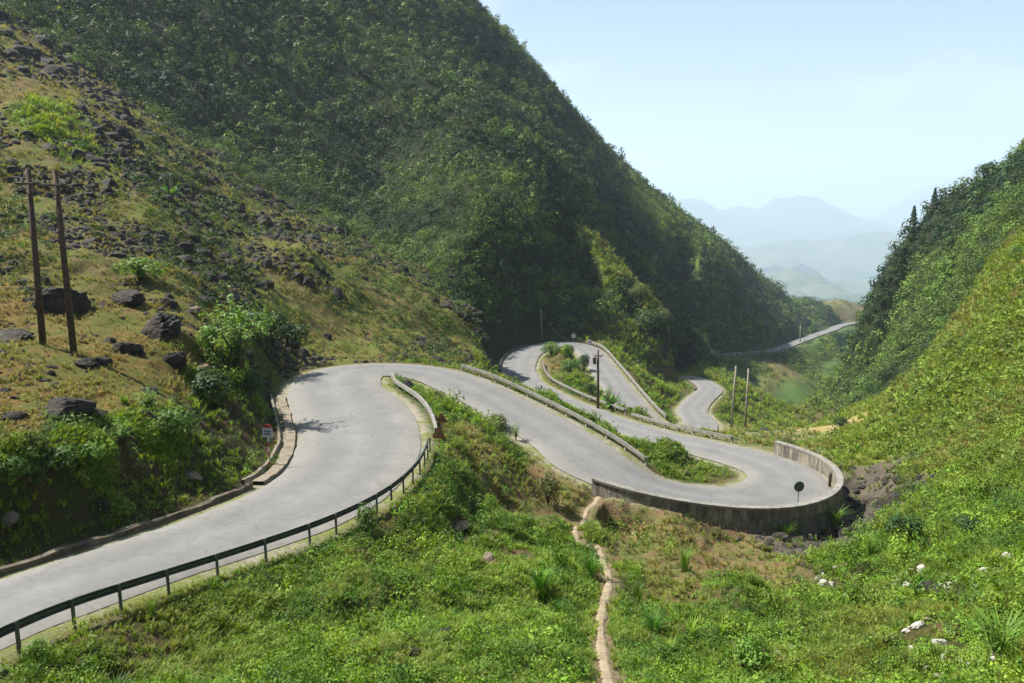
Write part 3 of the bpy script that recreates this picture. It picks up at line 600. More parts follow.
dn = fbm(P[:, 0] / 4.5, P[:, 1] / 4.5, 66, 3)
t = np.clip(dry + dn * .5 + rng.normal(size=len(P)) * .15, 0, 1)
A = colmix(len(P), (.090, .185, .014), (.215, .300, .028), var=.25); B = colmix(len(P), (.200, .200, .045), (.290, .215, .080), var=.18)
cg = A * (1 - t[:, None]) + B * t[:, None]
spread('grass', P, hgt, [tuft(13, .085) for _ in range(10)], cg, GRASSM)
tag(bpy.data.objects['grass'], kind='stuff')

# leafy ground plants
wh = (cc['g'] + cc['m'] * .10 + cc['y'] * .25 + cc['b'] * .08) * (CE > .9) * (CR < 150) * (PD[:-1, :-1] > .42) * (CLEAR[:-1, :-1] > .12) * sstep(-.2, .3, fbm(CGX / 2.5, CGY / 2.5, 44, 3) + .1)
P, r, ri_, ci_ = sample(26000, wh); rad = np.maximum(.13, r * .0058) * rng.uniform(.5, 1.4, len(P)); k = thin(P, rad * .6); P, rad = P[k], rad[k]; print('herbs', len(P))
tt = sstep(-.3, .3, fbm(P[:, 0] / 3, P[:, 1] / 3, 77, 2)); tt = np.clip(tt + rng.normal(size=len(P)) * .2, 0, 1)
spread('ground_foliage', P, rad, [herb(44, .26) for _ in range(8)], colmix(len(P), (.055, .140, .010), (.165, .290, .026), tt, .25), LEAF, zs=rng.uniform(.7, 1.5, len(P)))
tag(bpy.data.objects['ground_foliage'], kind='stuff')

# rank weeds: taller leafy clumps among the grass
ww = (cc['g'] + cc['y'] * .12) * (CE > 1.2 + (CR > 55) * 1.6) * (CR < 75) * (PD[:-1, :-1] > .7) * (CLEAR[:-1, :-1] > .25) * sstep(-.1, .2, fbm(CGX / 3.2, CGY / 3.2, 201, 3))
P, r, ri_, ci_ = sample(9000, ww); rad = np.maximum(.16, r * .0105) * np.clip(rng.lognormal(-.1, .4, len(P)), .4, 1.7); k = thin(P, rad * .85); P, rad = P[k], rad[k]
P[:, 2] -= rad * .12
spread('weeds', P, rad, [crown(150, .18, rng.uniform(.7, 1.0), 9) for _ in range(6)] + [herb(110, .2) for _ in range(3)] + [tuft(60, .05, .7) for _ in range(2)], colmix(len(P), (.045, .115, .010), (.190, .300, .026), rng.random(len(P)), .22), LEAF, zs=rng.uniform(.7, 1.5, len(P)))
tag(bpy.data.objects['weeds'], kind='stuff')
# rows of a leafy crop on the little field beyond the second bend
P, r, ri_, ci_ = sample(6000, np.clip(cc['c'] * 2 - .6, 0, 1) * (CE > 2)); k = thin(P, np.full(len(P), 1.5)); P = P[k]
spread('crop_foliage', P, rng.uniform(.35, .6, len(P)), [herb(40, .4) for _ in range(4)], colmix(len(P), (.035, .10, .02), (.09, .18, .03), var=.2), LEAF)
tag(bpy.data.objects['crop_foliage'], kind='stuff')

# ------------------------------------------------------------------ rocks
rockm = noisy('dark_limestone', (.011, .009, .007), (.050, .042, .033), scale=2.2, bump=.9, bscale=5, dist=.12, spots=((.15, .135, .11), 3.0, .66))
whitem = noisy('pale_limestone', (.22, .205, .18), (.44, .42, .37), scale=3, bump=.6, bscale=8, dist=.06)
def rockverts(sub, seed, flat=.7):
    V, Fs = ico(sub); r_ = random.Random(seed); off = Vector((seed * 3.1, seed * 7.7, seed))
    out = []
    planes = [(Vector((r_.gauss(0, 1), r_.gauss(0, 1), r_.gauss(0, 1))).normalized(), r_.uniform(.55, .85)) for _ in range(9)]
    for v in V:
        p = Vector(v)
        q = p * (1 + .28 * mnoise.noise(p * 1.3 + off) + (.22 * abs(mnoise.noise(p * 2.6 + off)) + .15 * mnoise.noise(p * 5 + off) + .07 * mnoise.noise(p * 11 + off) if sub > 1 else 0))
        for nrm, d in planes:
            e = q.dot(nrm) - d
            if e > 0: q -= nrm * e * .8
        out.append((q.x, q.y * .85, q.z * flat))
    return np.array(out), Fs
RP = [rockverts(5, s) for s in range(7)]
RMESH = []
for j, (V, Fs) in enumerate(RP):
    me = bpy.data.meshes.new('boulder'); me.from_pydata(V.tolist(), [], Fs.tolist()); me.materials.append(rockm); me.polygons.foreach_set('use_smooth', [False] * len(Fs)); RMESH.append(me)
def rubble(name, n_, wgt, size, m, seeds):
    P, r, ri_, ci_ = sample(n_, wgt); s = size(r) * np.clip(rng.lognormal(-.3, .6, len(P)), .2, 3.2); k = thin(P, s * 1.0); P, s = P[k], s[k]
    Vs = []; Fs_ = []; o = 0; pr = [rockverts(2, 50 + q, .75) for q in seeds]
    for p, q in zip(P, s):
        V, Fc = pr[random.randrange(len(pr))]; M_ = Matrix.Rotation(random.uniform(0, 6.28), 3, 'Z') @ Matrix.Rotation(random.gauss(0, .4), 3, 'X')
        Vs.append(V @ np.array(M_).T * q * np.array([1, 1, random.uniform(.7, 1.3)]) + p + np.array([0, 0, -.3 * q])); Fs_.append(Fc + o); o += len(V)
    ob = npmesh(name, np.concatenate(Vs), np.concatenate(Fs_), m); tag(ob, kind='stuff'); print(name, len(P))
wr = (cc['s'] * 1.0 + cc['d'] * .10 + cc['r'] * .12) * (CE > 1.2) * (CR < 260) * sstep(-.25, .25, fbm(CGX / 8, CGY / 8, 88, 4))
rubble('rubble', 16000, wr, lambda r: np.maximum(.15, r * .0039), rockm, range(6))
print('rubble done')
wp = (cc['b'] * .8 + cc['g'] * .10 + cc['r'] * .5) * (CE > .6) * (CR < 95) * sstep(.05, .3, fbm(CGX / 4, CGY / 4, 98, 3))
wp = wp + 14 * (CLEAR[:-1, :-1] < .9) * (CGX > 4) * (CLEAR[:-1, :-1] > .1)
rubble('pale_rubble', 420, wp, lambda r: np.maximum(.06, r * .0024), whitem, range(6, 10))

def put(mesh_list, name, px, py, wpx, label, cat, group, m=None, hfac=.8, dy=0, flat=1.0, j=None):
    p = hit(px, py); dep = project(np.array(p[:]))[2]; s = wpx * dep / F / 2
    j = random.randrange(len(mesh_list)) if j is None else j % len(mesh_list)
    o = bpy.data.objects.new(name, mesh_list[j]); COL.objects.link(o)
    if m: o.data = mesh_list[j].copy(); o.data.materials[0] = m
    o.location = (p[0], p[1], p[2] + s * hfac * .20); o.scale = (s, s, s * hfac * 1.25); o.rotation_euler = (0, 0, random.uniform(0, 6.28))
    return tag(o, label, cat, group)
brownrock = noisy('brown_weathered_rock', (.09, .07, .05), (.22, .18, .13), scale=3, bump=.8, bscale=8)
BL = [(162, 333, 48, .75, 'largest dark boulder, with a split pale face, right of the two timber poles'), (127, 352, 32, .6, 'rounded dark boulder just right of the second timber pole foot'),
      (62, 312, 58, .7, 'wide dark boulder with a pale left side behind the two timber poles'), (128, 303, 34, .7, 'black jagged boulder above the split boulder on the dry slope'),
      (175, 366, 22, 1.15, 'upright dark boulder between the dry grass and the bright green bush'), (204, 371, 20, .8, 'reddish brown boulder at the foot of the bright green bush'),
      (72, 410, 56, .42, 'long low flat boulder lying in the orange dry grass'), (97, 415, 18, .6, 'small dark boulder touching the end of the long flat boulder'),
      (15, 420, 24, .6, 'pale topped boulder at the left edge of the dry grass terrace'), (86, 366, 24, .5, 'flat brown boulder just below the second timber pole foot'),
      (103, 364, 16, .8, 'small dark boulder beside the flat brown one below the poles'), (16, 340, 42, .5, 'low dark boulder left of the first timber pole'),
      (150, 393, 22, .6, 'grey boulder at the rim above the leafy bank'), (132, 415, 16, .8, 'small grey boulder on the rim beside a grass clump'), (146, 422, 22, 1.0, 'grey upright boulder half hidden in the rim bushes'),
      (195, 311, 14, .6, 'pale small boulder above the bright green bush'), (407, 388, 16, .8, 'dark boulder at the upper end of the white barrier'), (437, 398, 13, .8, 'dark boulder in the green strip inside the first bend'),
      (193, 480, 16, 1.0, 'pale boulder on the shaded bank above the kerb'), (102, 510, 18, 1.1, 'brown boulder in the shaded bank near its middle'), (10, 525, 18, .9, 'pale boulder in the shaded bank at the picture edge'),
      (460, 528, 24, .35, 'pale flat slab of rock below the brown bank'), (488, 558, 18, .4, 'pale narrow slab in the weeds below the brown bank'), (415, 655, 16, .6, 'dark rock in the weeds near the bottom'),
      (447, 633, 15, .7, 'dark pointed rock in the foreground weeds'), (765, 431, 10, .5, 'black flat stone beside the pale concrete poles')]
for i, (px, py, wp_, hf, lb) in enumerate(BL):
    o = put(RMESH, 'boulder', px, py, wp_, lb, 'boulder', 'boulders on the slopes', hfac=hf, j=i)
    if 'reddish' in lb: o.data = o.data.copy(); o.data.materials[0] = noisy('reddish_rock', (.08, .045, .03), (.20, .12, .08), scale=3, bump=.8)
    if 'pale' in lb and ('slab' in lb or 'small' in lb or 'bank' in lb): o.data = o.data.copy(); o.data.materials[0] = brownrock
palest = noisy('white_stone', (.26, .245, .21), (.50, .48, .42), scale=3, bump=.6, bscale=8, dist=.06)
for i, (px, py, wp_, lb) in enumerate(WS):
    put(RMESH, 'stone', px, py, wp_, lb, 'stone', 'white stones on the right slope', m=palest, hfac=.8, j=i)
put(RMESH, 'rock_heap', 930, 592, 26, 'dark grey craggy rock heap among white stones on the right slope', 'rock', None, hfac=.6, j=3)

# ------------------------------------------------------------------ barriers, wall, kerbs
conc = noisy('weathered_concrete', (.20, .19, .165), (.36, .345, .30), scale=1.2, bump=.4, bscale=14, dist=.03, spots=((.10, .10, .08), .8, .58))
steel = noisy('dull_galvanised_steel', (.060, .072, .060), (.11, .125, .105), scale=2, bump=0, rough=.5, spots=((.10, .06, .035), 1.6, .62))
pale = noisy('pale_barrier_paint', (.15, .147, .13), (.26, .25, .22), scale=1.5, bump=.2, spots=((.22, .20, .16), 2.2, .62))
def railpath(i0, i1, side, off, dz=0.0):
    ii_ = np.arange(min(i0, i1), max(i0, i1) + 1); P = []; N = []
    for i in ii_:
        q = rn[i] * side; P.append((road[i, 0] + q[0] * (road[i, 3] + off), road[i, 1] + q[1] * (road[i, 3] + off), road[i, 2] + dz)); N.append(q)
    P = np.array(P); keep = [0]
    for k_ in range(1, len(P)):
        if np.linalg.norm(P[k_] - P[keep[-1]]) > .35: keep.append(k_)
    P = P[keep]; N = np.array(N)[keep]
    for _ in range(4): P[1:-1] = P[1:-1] * .5 + (P[:-2] + P[2:]) * .25
    t_ = np.gradient(P[:, :2], axis=0); t_ /= np.linalg.norm(t_, axis=1)[:, None]; N2 = np.stack([t_[:, 1], -t_[:, 0]], 1) * side
    return P, N2
def caps(Fq, m, n_):                                 # close both ends of a sweep with a fan of quads
    out = []
    for b in (0, (n_ - 1) * m):
        for k_ in range(0, m - 2, 2): out.append((b, b + k_ + 1, b + k_ + 2, b + (k_ + 3 if k_ + 3 < m else k_ + 2)))
    return out
def barrier(name, label, i0, i1, side, off, step, prof, m, pm, psz, ph, group='barriers along the bends'):
    P, N = railpath(i0, i1, side, off); c = P[len(P) // 2]; t_ = empty(name, tuple(c)); tag(t_, label, 'barrier', group)
    P = P - c; V, Fq = sweep(P, N, prof); npmesh('rail', V, Fq, m, t_)
    bm = bmesh.new(); acc = 0; base = None; cnt = 0
    for k_ in range(len(P)):
        if k_: acc += np.linalg.norm(P[k_] - P[k_ - 1])
        if acc >= step or k_ == 0:
            acc = 0
            if cnt > 95: break
            cnt += 1; q = N[k_]; a = math.atan2(q[1], q[0])
            if base is None:
                bm = bmesh.new(); box(bm, 0, 0, ph / 2 - .3, psz[0], psz[1], ph + .6, 0, .012); o = bobj('post', bm, pm, t_); base = o
            else:
                o = base.copy(); COL.objects.link(o); o.parent = t_
            o.location = (P[k_][0] + q[0] * (psz[0] / 2 + .045), P[k_][1] + q[1] * (psz[0] / 2 + .045), P[k_][2]); o.rotation_euler = (0, 0, a)
    return t_
def wbeam(z0, z1, d=.075, th_=.012):
    h = z1 - z0; f = [(0, z0), (d * .1, z0 + h * .1), (-d, z0 + h * .2), (-d, z0 + h * .32), (0, z0 + h * .44), (0, z0 + h * .56), (-d, z0 + h * .68), (-d, z0 + h * .8), (d * .1, z0 + h * .9), (0, z1)]
    return f + [(a + th_ + .01, b) for a, b in f[::-1]]
flat = lambda z0, z1, w_: [(-w_ / 2, z0), (w_ / 2, z0), (w_ / 2, z1), (-w_ / 2, z1)]
barrier('guardrail', 'dark steel guardrail with slim posts along the nearest stretch of road', 2, ridx(356, 452), 1, .55, 1.38, wbeam(.44, .67), steel, steel, (.075, .075), .70)
barrier('guardrail', 'short white barrier inside the first hairpin ending at two warning signs', ridx(361, 441), ridx(344, 384), 1, .95, 2.0, flat(.22, .52, .16), pale, pale, (.18, .18), .42)
barrier('guardrail', 'longest pale barrier running down the outer edge from first to second bend', ridx(440, 374), ridx(622, 475), -1, .55, 2.0, flat(.27, .55, .12), pale, conc, (.16, .16), .5)
barrier('guardrail', 'low pale barrier beside the lower road in front of the pale concrete poles', ridx(705, 447), ridx(607, 420), 1, .75, 2.0, flat(.24, .52, .13), pale, conc, (.18, .18), .5)
barrier('guardrail', 'curved barrier along the bushy island inside the third bend', ridx(594, 416), ridx(519, 364), 1, 1.3, 2.0, flat(.28, .56, .13), pale, conc, (.2, .2), .5)
barrier('guardrail', 'curved yellowish barrier on the outer side of the third bend descent', ridx(580, 346), ridx(648, 421), -1, .6, 2.2, flat(.25, .75, .2), pale, conc, (.2, .2), .6)
# retaining wall
wallm, nt, nd, lk, bs = mat('stained_wall'); tc = nd.new('ShaderNodeTexCoord'); mp = nd.new('ShaderNodeMapping'); mp.inputs['Scale'].default_value = (1.5, 1.5, .22); lk.new(tc.outputs['Object'], mp.inputs[0])
n1 = nd.new('ShaderNodeTexNoise'); n1.inputs['Scale'].default_value = 1.6; n1.inputs['Detail'].default_value = 9; n1.inputs['Roughness'].default_value = .7; lk.new(mp.outputs[0], n1.inputs['Vector'])
r1 = ramp(nd, [(.34, (.055, .048, .036)), (.5, (.15, .13, .10)), (.62, (.30, .27, .21))]); lk.new(n1.outputs['Fac'], r1.inputs['Fac']); lk.new(r1.outputs[0], bs.inputs['Base Color']); bs.inputs['Roughness'].default_value = .9
n2 = nd.new('ShaderNodeTexNoise'); n2.inputs['Scale'].default_value = 9; n2.inputs['Detail'].default_value = 6; lk.new(tc.outputs['Object'], n2.inputs['Vector']); b_ = nd.new('ShaderNodeBump'); b_.inputs['Distance'].default_value = .05; b_.inputs['Strength'].default_value = .6; lk.new(n2.outputs['Fac'], b_.inputs['Height']); lk.new(b_.outputs[0], bs.inputs['Normal'])
P, N = railpath(I_WALL0, I_WALL1 + 4, 1, .30); c = P[len(P) // 2]; wt = empty('retaining_wall', tuple(c)); tag(wt, 'curved stained masonry wall holding the outer edge of the second hairpin', 'wall')
V = []; V2 = []
for k_, (p, q) in enumerate(zip(P, N)):
    f = k_ / (len(P) - 1); top = .62 + .42 * sstep(.35, .8, f); gz = float(H(p[0] + q[0] * .9, p[1] + q[1] * .9)) - .6
    p0 = p - c
    for (a, z) in ((0, p0[2] - .4), (0, p0[2] + top - .12), (.34, p0[2] + top - .12), (.50, gz - c[2])): V.append((p0[0] + q[0] * a, p0[1] + q[1] * a, z))
    for (a, z) in ((-.05, top - .12), (-.05, top + .04), (.42, top + .04), (.42, top - .12)): V2.append((p0[0] + q[0] * a, p0[1] + q[1] * a, p0[2] + z))
def skin(V, m_):
    n_ = len(V) // m_; Fq = [(i * m_ + k_, i * m_ + (k_ + 1) % m_, (i + 1) * m_ + (k_ + 1) % m_, (i + 1) * m_ + k_) for i in range(n_ - 1) for k_ in range(m_)]
    return Fq + [(0, 1, 2, 3), tuple((n_ - 1) * m_ + x for x in (3, 2, 1, 0))]
npmesh('masonry', V, skin(V, 4), wallm, wt); npmesh('coping', V2, skin(V2, 4), noisy('coping_concrete', (.15, .14, .12), (.27, .255, .22), scale=2), wt)
# kerbs and drains (setting)
kerbm = noisy('kerb_stone', (.055, .042, .03), (.15, .125, .09), scale=2.5, bump=.6, bscale=9)
def strip(name, i0, i1, side, off, prof, m):
    P, N = railpath(i0, i1, side, off); V, Fq = sweep(P, N, prof); V = V + np.stack([fbm(V[:, 0] * 1.7 + V[:, 2], V[:, 1] * 1.7, q, 3) for q in (1, 2, 3)], -1) * .10; return tag(npmesh(name, V, Fq, m), kind='structure')
strip('kerb', 0, ridx(318, 489), -1, .45, [(-.08, -.3), (-.08, .08), (.12, .11), (.12, -.3)], kerbm)
strip('kerb', ridx(520, 372), ridx(545, 345), -1, .25, [(-.15, -.3), (-.15, .3), (.15, .3), (.15, -.3)], kerbm)
dr = noisy('drain_concrete', (.13, .105, .07), (.26, .225, .17), scale=1.5, bump=.5, bscale=8, spots=((.07, .06, .04), 1.5, .6))
strip('drain', ridx(325, 486), ridx(335, 392), -1, .1, [(0, -.25), (0, .03), (.55, .03), (.6, -.14), (.85, -.15), (.9, .10), (1.05, .12), (1.05, -.25)], dr)
strip('drain', CUT[0] - 26, ridx(712, 392), -1, .15, [(0, -.3), (0, .15), (.4, .15), (.4, -.3)], kerbm)
# bollards on the far road
i0, i1 = ridx(724, 353.8), ridx(769, 351); bb_ = None
for q, i in enumerate(np.linspace(i0, i1, 9).astype(int)):
    x = road[i, 0] + rn[i, 0] * (road[i, 3] + .4); y = road[i, 1] + rn[i, 1] * (road[i, 3] + .4)
    if bb_ is None: bm = bmesh.new(); box(bm, 0, 0, .45, 1.1, .45, 1.3, 0, .06); bb_ = o = bobj('bollard', bm, pale)
    else: o = bb_.copy(); COL.objects.link(o)
    o.location = (x, y, road[i, 2]); o.rotation_euler = (0, 0, math.atan2(rt[i, 1], rt[i, 0])); tag(o, 'white concrete guard block, %s in the row edging the far road' % ['first from the left', 'second from the left', 'third from the left', 'fourth from the left', 'middle one', 'fourth from the right', 'third from the right', 'second from the right', 'last on the right'][q], 'guard block', 'guard blocks on the far road')

# ------------------------------------------------------------------ poles
wood = noisy('dark_timber', (.045, .030, .022), (.11, .075, .055), scale=4, bump=.5, bscale=20)
cpole = noisy('pale_concrete_pole', (.17, .155, .12), (.28, .26, .21), scale=2, bump=.2)
iron = noisy('rusty_iron', (.06, .045, .035), (.12, .09, .07), scale=6, bump=.2, rough=.6)
cer = noisy('ceramic', (.35, .33, .30), (.5, .48, .45), scale=6, bump=0, rough=.3)
def pole(px, py, toppx, toppy, label, m, kind='arm', r0=.15, name='power_pole'):
    b = hit(px, py); dep = project(np.array(b[:]))[2]
    h = (py - toppy) * dep / F / CP * 1.02; d = at(toppx, toppy, b[1]); lean = ((d[0] - b[0]) - 0, 0)
    t_ = empty(name, b); tag(t_, label, 'power pole', 'poles carrying the valley line')
    top = Vector((lean[0], 0, h)); bm = bmesh.new(); tube(bm, [(0, 0, -.5), top * .5, top], [r0 * 1.15, r0, r0 * .78], 10); bobj('shaft', bm, m, t_, True)
    if kind in ('arm', 'box'):
        bm = bmesh.new(); z = top - Vector((0, 0, .75)); box(bm, z.x, z.y - r0 - .05, z.z, 1.2, .09, .11, R(6), .01); bobj('crossarm', bm, iron, t_)
        bm = bmesh.new(); tube(bm, [z + Vector((-.4, -.2, 0)), z + Vector((0, -.16, -.55))], .025, 6); tube(bm, [z + Vector((.4, -.2, 0)), z + Vector((0, -.16, -.55))], .025, 6); bobj('brace', bm, iron, t_)
        for a in (-.52, -.26, .52):
            bm = bmesh.new(); q = z + Vector((a, -r0 - .05, .05)); tube(bm, [q, q + Vector((0, 0, .08)), q + Vector((0, 0, .1)), q + Vector((0, 0, .2))], [.02, .02, .06, .035], 8); bobj('insulator', bm, cer, t_)
    if kind == 'box':
        bm = bmesh.new(); box(bm, top.x - .42, -.05, top.z - 1.35, .42, .4, .75, 0, .04); bobj('switch_box', bm, iron, t_)
        bm = bmesh.new(); box(bm, top.x - .2, 0, top.z - 1.8, .6, .08, .08, 0, .01); bobj('bracket', bm, iron, t_)
    if kind == 'top':
        for s in (-1, 1):
            bm = bmesh.new(); q = top + Vector((s * .16, 0, -.5)); tube(bm, [q, q + Vector((0, 0, .1)), q + Vector((0, 0, .22))], [.03, .07, .03], 8); bobj('insulator', bm, cer, t_)
    bm = bmesh.new(); tube(bm, [top * .62 + Vector((0, 0, -.06)), top * .62 + Vector((0, 0, .06))], r0 * 1.05, 10); bobj('band', bm, iron, t_)
    return t_
p1 = pole(43, 345, 29, 179, 'leaning dark timber pole with crossarm, left one of the pair on the dry slope', wood, 'arm', .15)
p2 = pole(74, 354, 56, 181, 'leaning dark timber pole with crossarm, right one of the pair on the dry slope', wood, 'arm', .15)
p3 = pole(598, 409, 598, 351, 'dark pole with a switch box on the bushy island between the bends', iron, 'box', .17)
p4 = pole(731, 430, 736, 367, 'pale bare concrete pole left of its twin on the valley terrace', cpole, 'top', .16)
p5 = pole(745, 430, 748.5, 370, 'pale bare concrete pole right of its twin on the valley terrace', cpole, 'top', .16)
p6 = pole(542, 341, 541, 311, 'thin grey pole in the shade behind the third bend', conc, 'top', .14)
p7 = pole(800, 343, 800.5, 326, 'tiny pale pole on the verge of the far road', cpole, 'top', .3)

def line_between(name, a, b, sag, label):
    pts = [a.lerp(b, u) - Vector((0, 0, sag * 4 * u * (1 - u))) for u in np.linspace(0, 1, 24)]; bm = bmesh.new(); tube(bm, pts, .013, 5); tag(bobj(name, bm, iron), label, 'power line', 'lines strung between the poles')
def ptop(t_, dx=0.0, dz=-.6):
    s_ = [c_ for c_ in t_.children if c_.name.startswith('shaft')][0]; zt = max(v.co.z for v in s_.data.vertices); xt = sum(v.co.x for v in s_.data.vertices if v.co.z > zt - .05) / max(1, sum(1 for v in s_.data.vertices if v.co.z > zt - .05))
    return t_.location + Vector((xt + dx, -.2, zt + dz))
line_between('power_line', ptop(p3, .35), ptop(p4, .16, -.3), 1.2, 'thin wire from the switch box pole down to the pale concrete pair')
line_between('power_line', ptop(p3, -.35), ptop(p6, -.16, -.3), 1.6, 'thin wire from the switch box pole back to the shaded grey pole')

# ------------------------------------------------------------------ signs
def paint(n_, c, rg=.45):
    m, nt, nd, lk, bs = mat(n_); bs.inputs['Base Color'].default_value = (*c, 1); bs.inputs['Roughness'].default_value = rg
    nn = nd.new('ShaderNodeTexNoise'); nn.inputs['Scale'].default_value = 14; nn.inputs['Detail'].default_value = 6; rr = ramp(nd, [(.35, tuple(x * .75 for x in c)), (.6, c)]); lk.new(nn.outputs['Fac'], rr.inputs['Fac']); lk.new(rr.outputs[0], bs.inputs['Base Color']); return m
red = paint('faded_red_paint', (.32, .03, .02)); white = paint('white_paint', (.50, .50, .47)); dark = paint('dark_lettering', (.03, .03, .035)); rust = paint('rusty_orange_red', (.25, .05, .018)); ochre = paint('ochre_plate', (.25, .11, .03)); gdark = paint('dark_green_plate', (.03, .06, .05))
def prism(bm, pts, y0, y1):                          # outline in x,z pulled through y
    A = [bm.verts.new((x, y0, z)) for x, z in pts]; B = [bm.verts.new((x, y1, z)) for x, z in pts]; bm.faces.new(A); bm.faces.new(B[::-1])
    for k_ in range(len(pts)): bm.faces.new((A[k_], B[k_], B[(k_ + 1) % len(pts)], A[(k_ + 1) % len(pts)]))
def banded(t_, h, r_, n_, ma, mb):
    for k_ in range(n_):
        bm = bmesh.new(); tube(bm, [(0, 0, h * k_ / n_ - (.3 if k_ == 0 else 0)), (0, 0, h * (k_ + 1) / n_)], r_, 10); bobj('post_band', bm, ma if k_ % 2 == 0 else mb, t_, False)
b = hit(270, 467); t_ = empty('kilometre_sign', b, R(-10)); dep = b[1]; u = dep / F
tag(t_, 'white roadside distance plate with rounded red top on striped post in bank shade', 'road sign')
H_ = 32 * u; banded(t_, H_ * 1.02, .045, 6, red, white)
arch = [(-.27, H_ * 1.42 - .14)] + [(-.27 * math.cos(a), H_ * 1.42 - .14 + .17 * math.sin(a)) for a in np.linspace(0.0, math.pi, 9)[1:-1]] + [(.27, H_ * 1.42 - .14)]
bm = bmesh.new(); prism(bm, [(-.27, H_ * 1.0), (.27, H_ * 1.0), (.27, H_ * 1.42 - .14), (-.27, H_ * 1.42 - .14)], -.09, -.05); bobj('plate', bm, white, t_)
bm = bmesh.new(); prism(bm, arch, -.093, -.05); bobj('red_cap', bm, red, t_)
for zz, (xa, xb) in ((.02, (-.17, .17)), (-.12, (-.13, .14))):
    x = xa; bm = bmesh.new()
    while x < xb: box(bm, x + .025, -.0935, H_ * 1.2 + zz, .042, .006, .085); x += .062
    bobj('lettering', bm, dark, t_)
def trisign(px, py, toppy, label, sc_):
    b = hit(px, py); u = project(np.array(b[:]))[2] / F; h = (py - toppy) * u; t_ = empty('warning_sign', b, R(-14)); tag(t_, label, 'warning sign', 'warning signs at the first bend')
    s = sc_; banded(t_, h - s * .75, .04, 5, white, red)
    def tri(s2, zc, y0, y1, nm, m_):
        pts = []
        for k_ in range(3):
            a0 = math.pi / 2 + k_ * 2 * math.pi / 3
            for da in (-.16, .16): pts.append((s2 * math.cos(a0 + da) * .6, zc + s2 * math.sin(a0 + da) * .6))
        bm = bmesh.new(); prism(bm, pts, y0, y1); bobj(nm, bm, m_, t_)
    zc = h - s * .55; tri(s, zc, -.06, -.035, 'plate', rust); tri(s * .66, zc, -.066, -.0605, 'face', ochre)
    bm = bmesh.new(); tube(bm, [(-.05 * s, -.07, zc - .2 * s), (.04 * s, -.07, zc - .02 * s), (-.03 * s, -.07, zc + .08 * s), (.05 * s, -.07, zc + .25 * s)], .022 * s * 2, 6); bobj('bend_symbol', bm, dark, t_)
    return t_
trisign(442, 431, 413, 'faded red triangular warning sign, upper one of two behind the white barrier', .62)
trisign(439, 452, 428, 'faded red triangular warning sign, lower one of two behind the white barrier', .62)
i = ridx(775, 502); i = max(I_WALL0, i)
b = Vector((road[i, 0] + rn[i, 0] * (road[i, 3] - .35), road[i, 1] + rn[i, 1] * (road[i, 3] - .35), road[i, 2])); bp_ = at(798, 500, b[1]); b[0] = bp_[0]
t_ = empty('round_sign', b, R(8)); tag(t_, 'round dark green plate on thin post seen over the curved wall', 'round sign')
bm = bmesh.new(); tube(bm, [(0, 0, -.2), (0, 0, 1.55)], .03, 8); bobj('post', bm, steel, t_)
bm = bmesh.new(); tube(bm, [(0, -.03, 1.35), (0, -.05, 1.35)], .34, 24); bobj('plate', bm, gdark, t_); bm = bmesh.new(); tube(bm, [(0, -.02, 1.35), (0, -.045, 1.35)], .38, 24); bobj('rim', bm, steel, t_)
i = min(I_WALL1 - 4, ridx(795, 482)); b = Vector((road[i, 0] + rn[i, 0] * (road[i, 3] - .2), road[i, 1] + rn[i, 1] * (road[i, 3] - .2), road[i, 2]))
bm = bmesh.new(); box(bm, 0, 0, .4, .22, .16, 1.0, 0, .03); g_ = bmesh.ops.create_uvsphere(bm, u_segments=10, v_segments=6, radius=.13)['verts']; bmesh.ops.translate(bm, verts=g_, vec=(0, 0, .95))
o = bobj('marker_post', bm, iron); o.location = b; tag(o, 'short dark rounded marker post inside the far end of the curved wall', 'marker post')
b = hit(573.5, 345.5); t_ = empty('round_sign', b); tag(t_, 'small white round sign on a thin post at the top of the third bend', 'round sign'); u = project(np.array(b[:]))[2] / F
bm = bmesh.new(); tube(bm, [(0, 0, -.2), (0, 0, 9 * u)], .05, 8); bobj('post', bm, steel, t_); bm = bmesh.new(); tube(bm, [(0, -.06, 9.5 * u), (0, -.10, 9.5 * u)], 2.4 * u, 20); bobj('plate', bm, white, t_)
i = ridx(580, 346); b = Vector((road[i, 0] - rn[i, 0] * (road[i, 3] + .3), road[i, 1] - rn[i, 1] * (road[i, 3] + .3), road[i, 2]))
bm = bmesh.new(); prism(bm, [(-.5, -.2), (.5, -.2), (.5, .75), (.35, .98), (-.35, .98), (-.5, .75)], -.2, .2); o = bobj('milestone', bm, white); o.location = b; tag(o, 'white milestone block where the third bend barrier begins', 'milestone')

# ------------------------------------------------------------------ footpath down to the road
pt_ = np.gradient(pc[:, :2], axis=0); pt_ /= np.linalg.norm(pt_, axis=1)[:, None]; V = []
wob = fbm(np.arange(len(pc)) * .15, np.zeros(len(pc)), 5, 3)
for i in range(len(pc)):
    for a in (-1, -.6, -.2, .2, .6, 1):
        x = pc[i, 0] + pt_[i, 1] * a * pc[i, 3] * (.42 + .2 * wob[i]); y = pc[i, 1] - pt_[i, 0] * a * pc[i, 3] * (.42 + .2 * wob[i]); V.append((x, y, pz[i] + (-.015 if abs(a) < .5 else -.01 if abs(a) < .9 else -.09)))
ii = np.arange(len(V)).reshape(-1, 6)
tag(npmesh('path', V, np.stack([ii[:-1, :-1], ii[1:, :-1], ii[1:, 1:], ii[:-1, 1:]], -1).reshape(-1, 4), noisy('trodden_earth', (.19, .145, .09), (.31, .25, .165), scale=3, bump=.5, bscale=12, dist=.02), smooth=True), kind='structure')
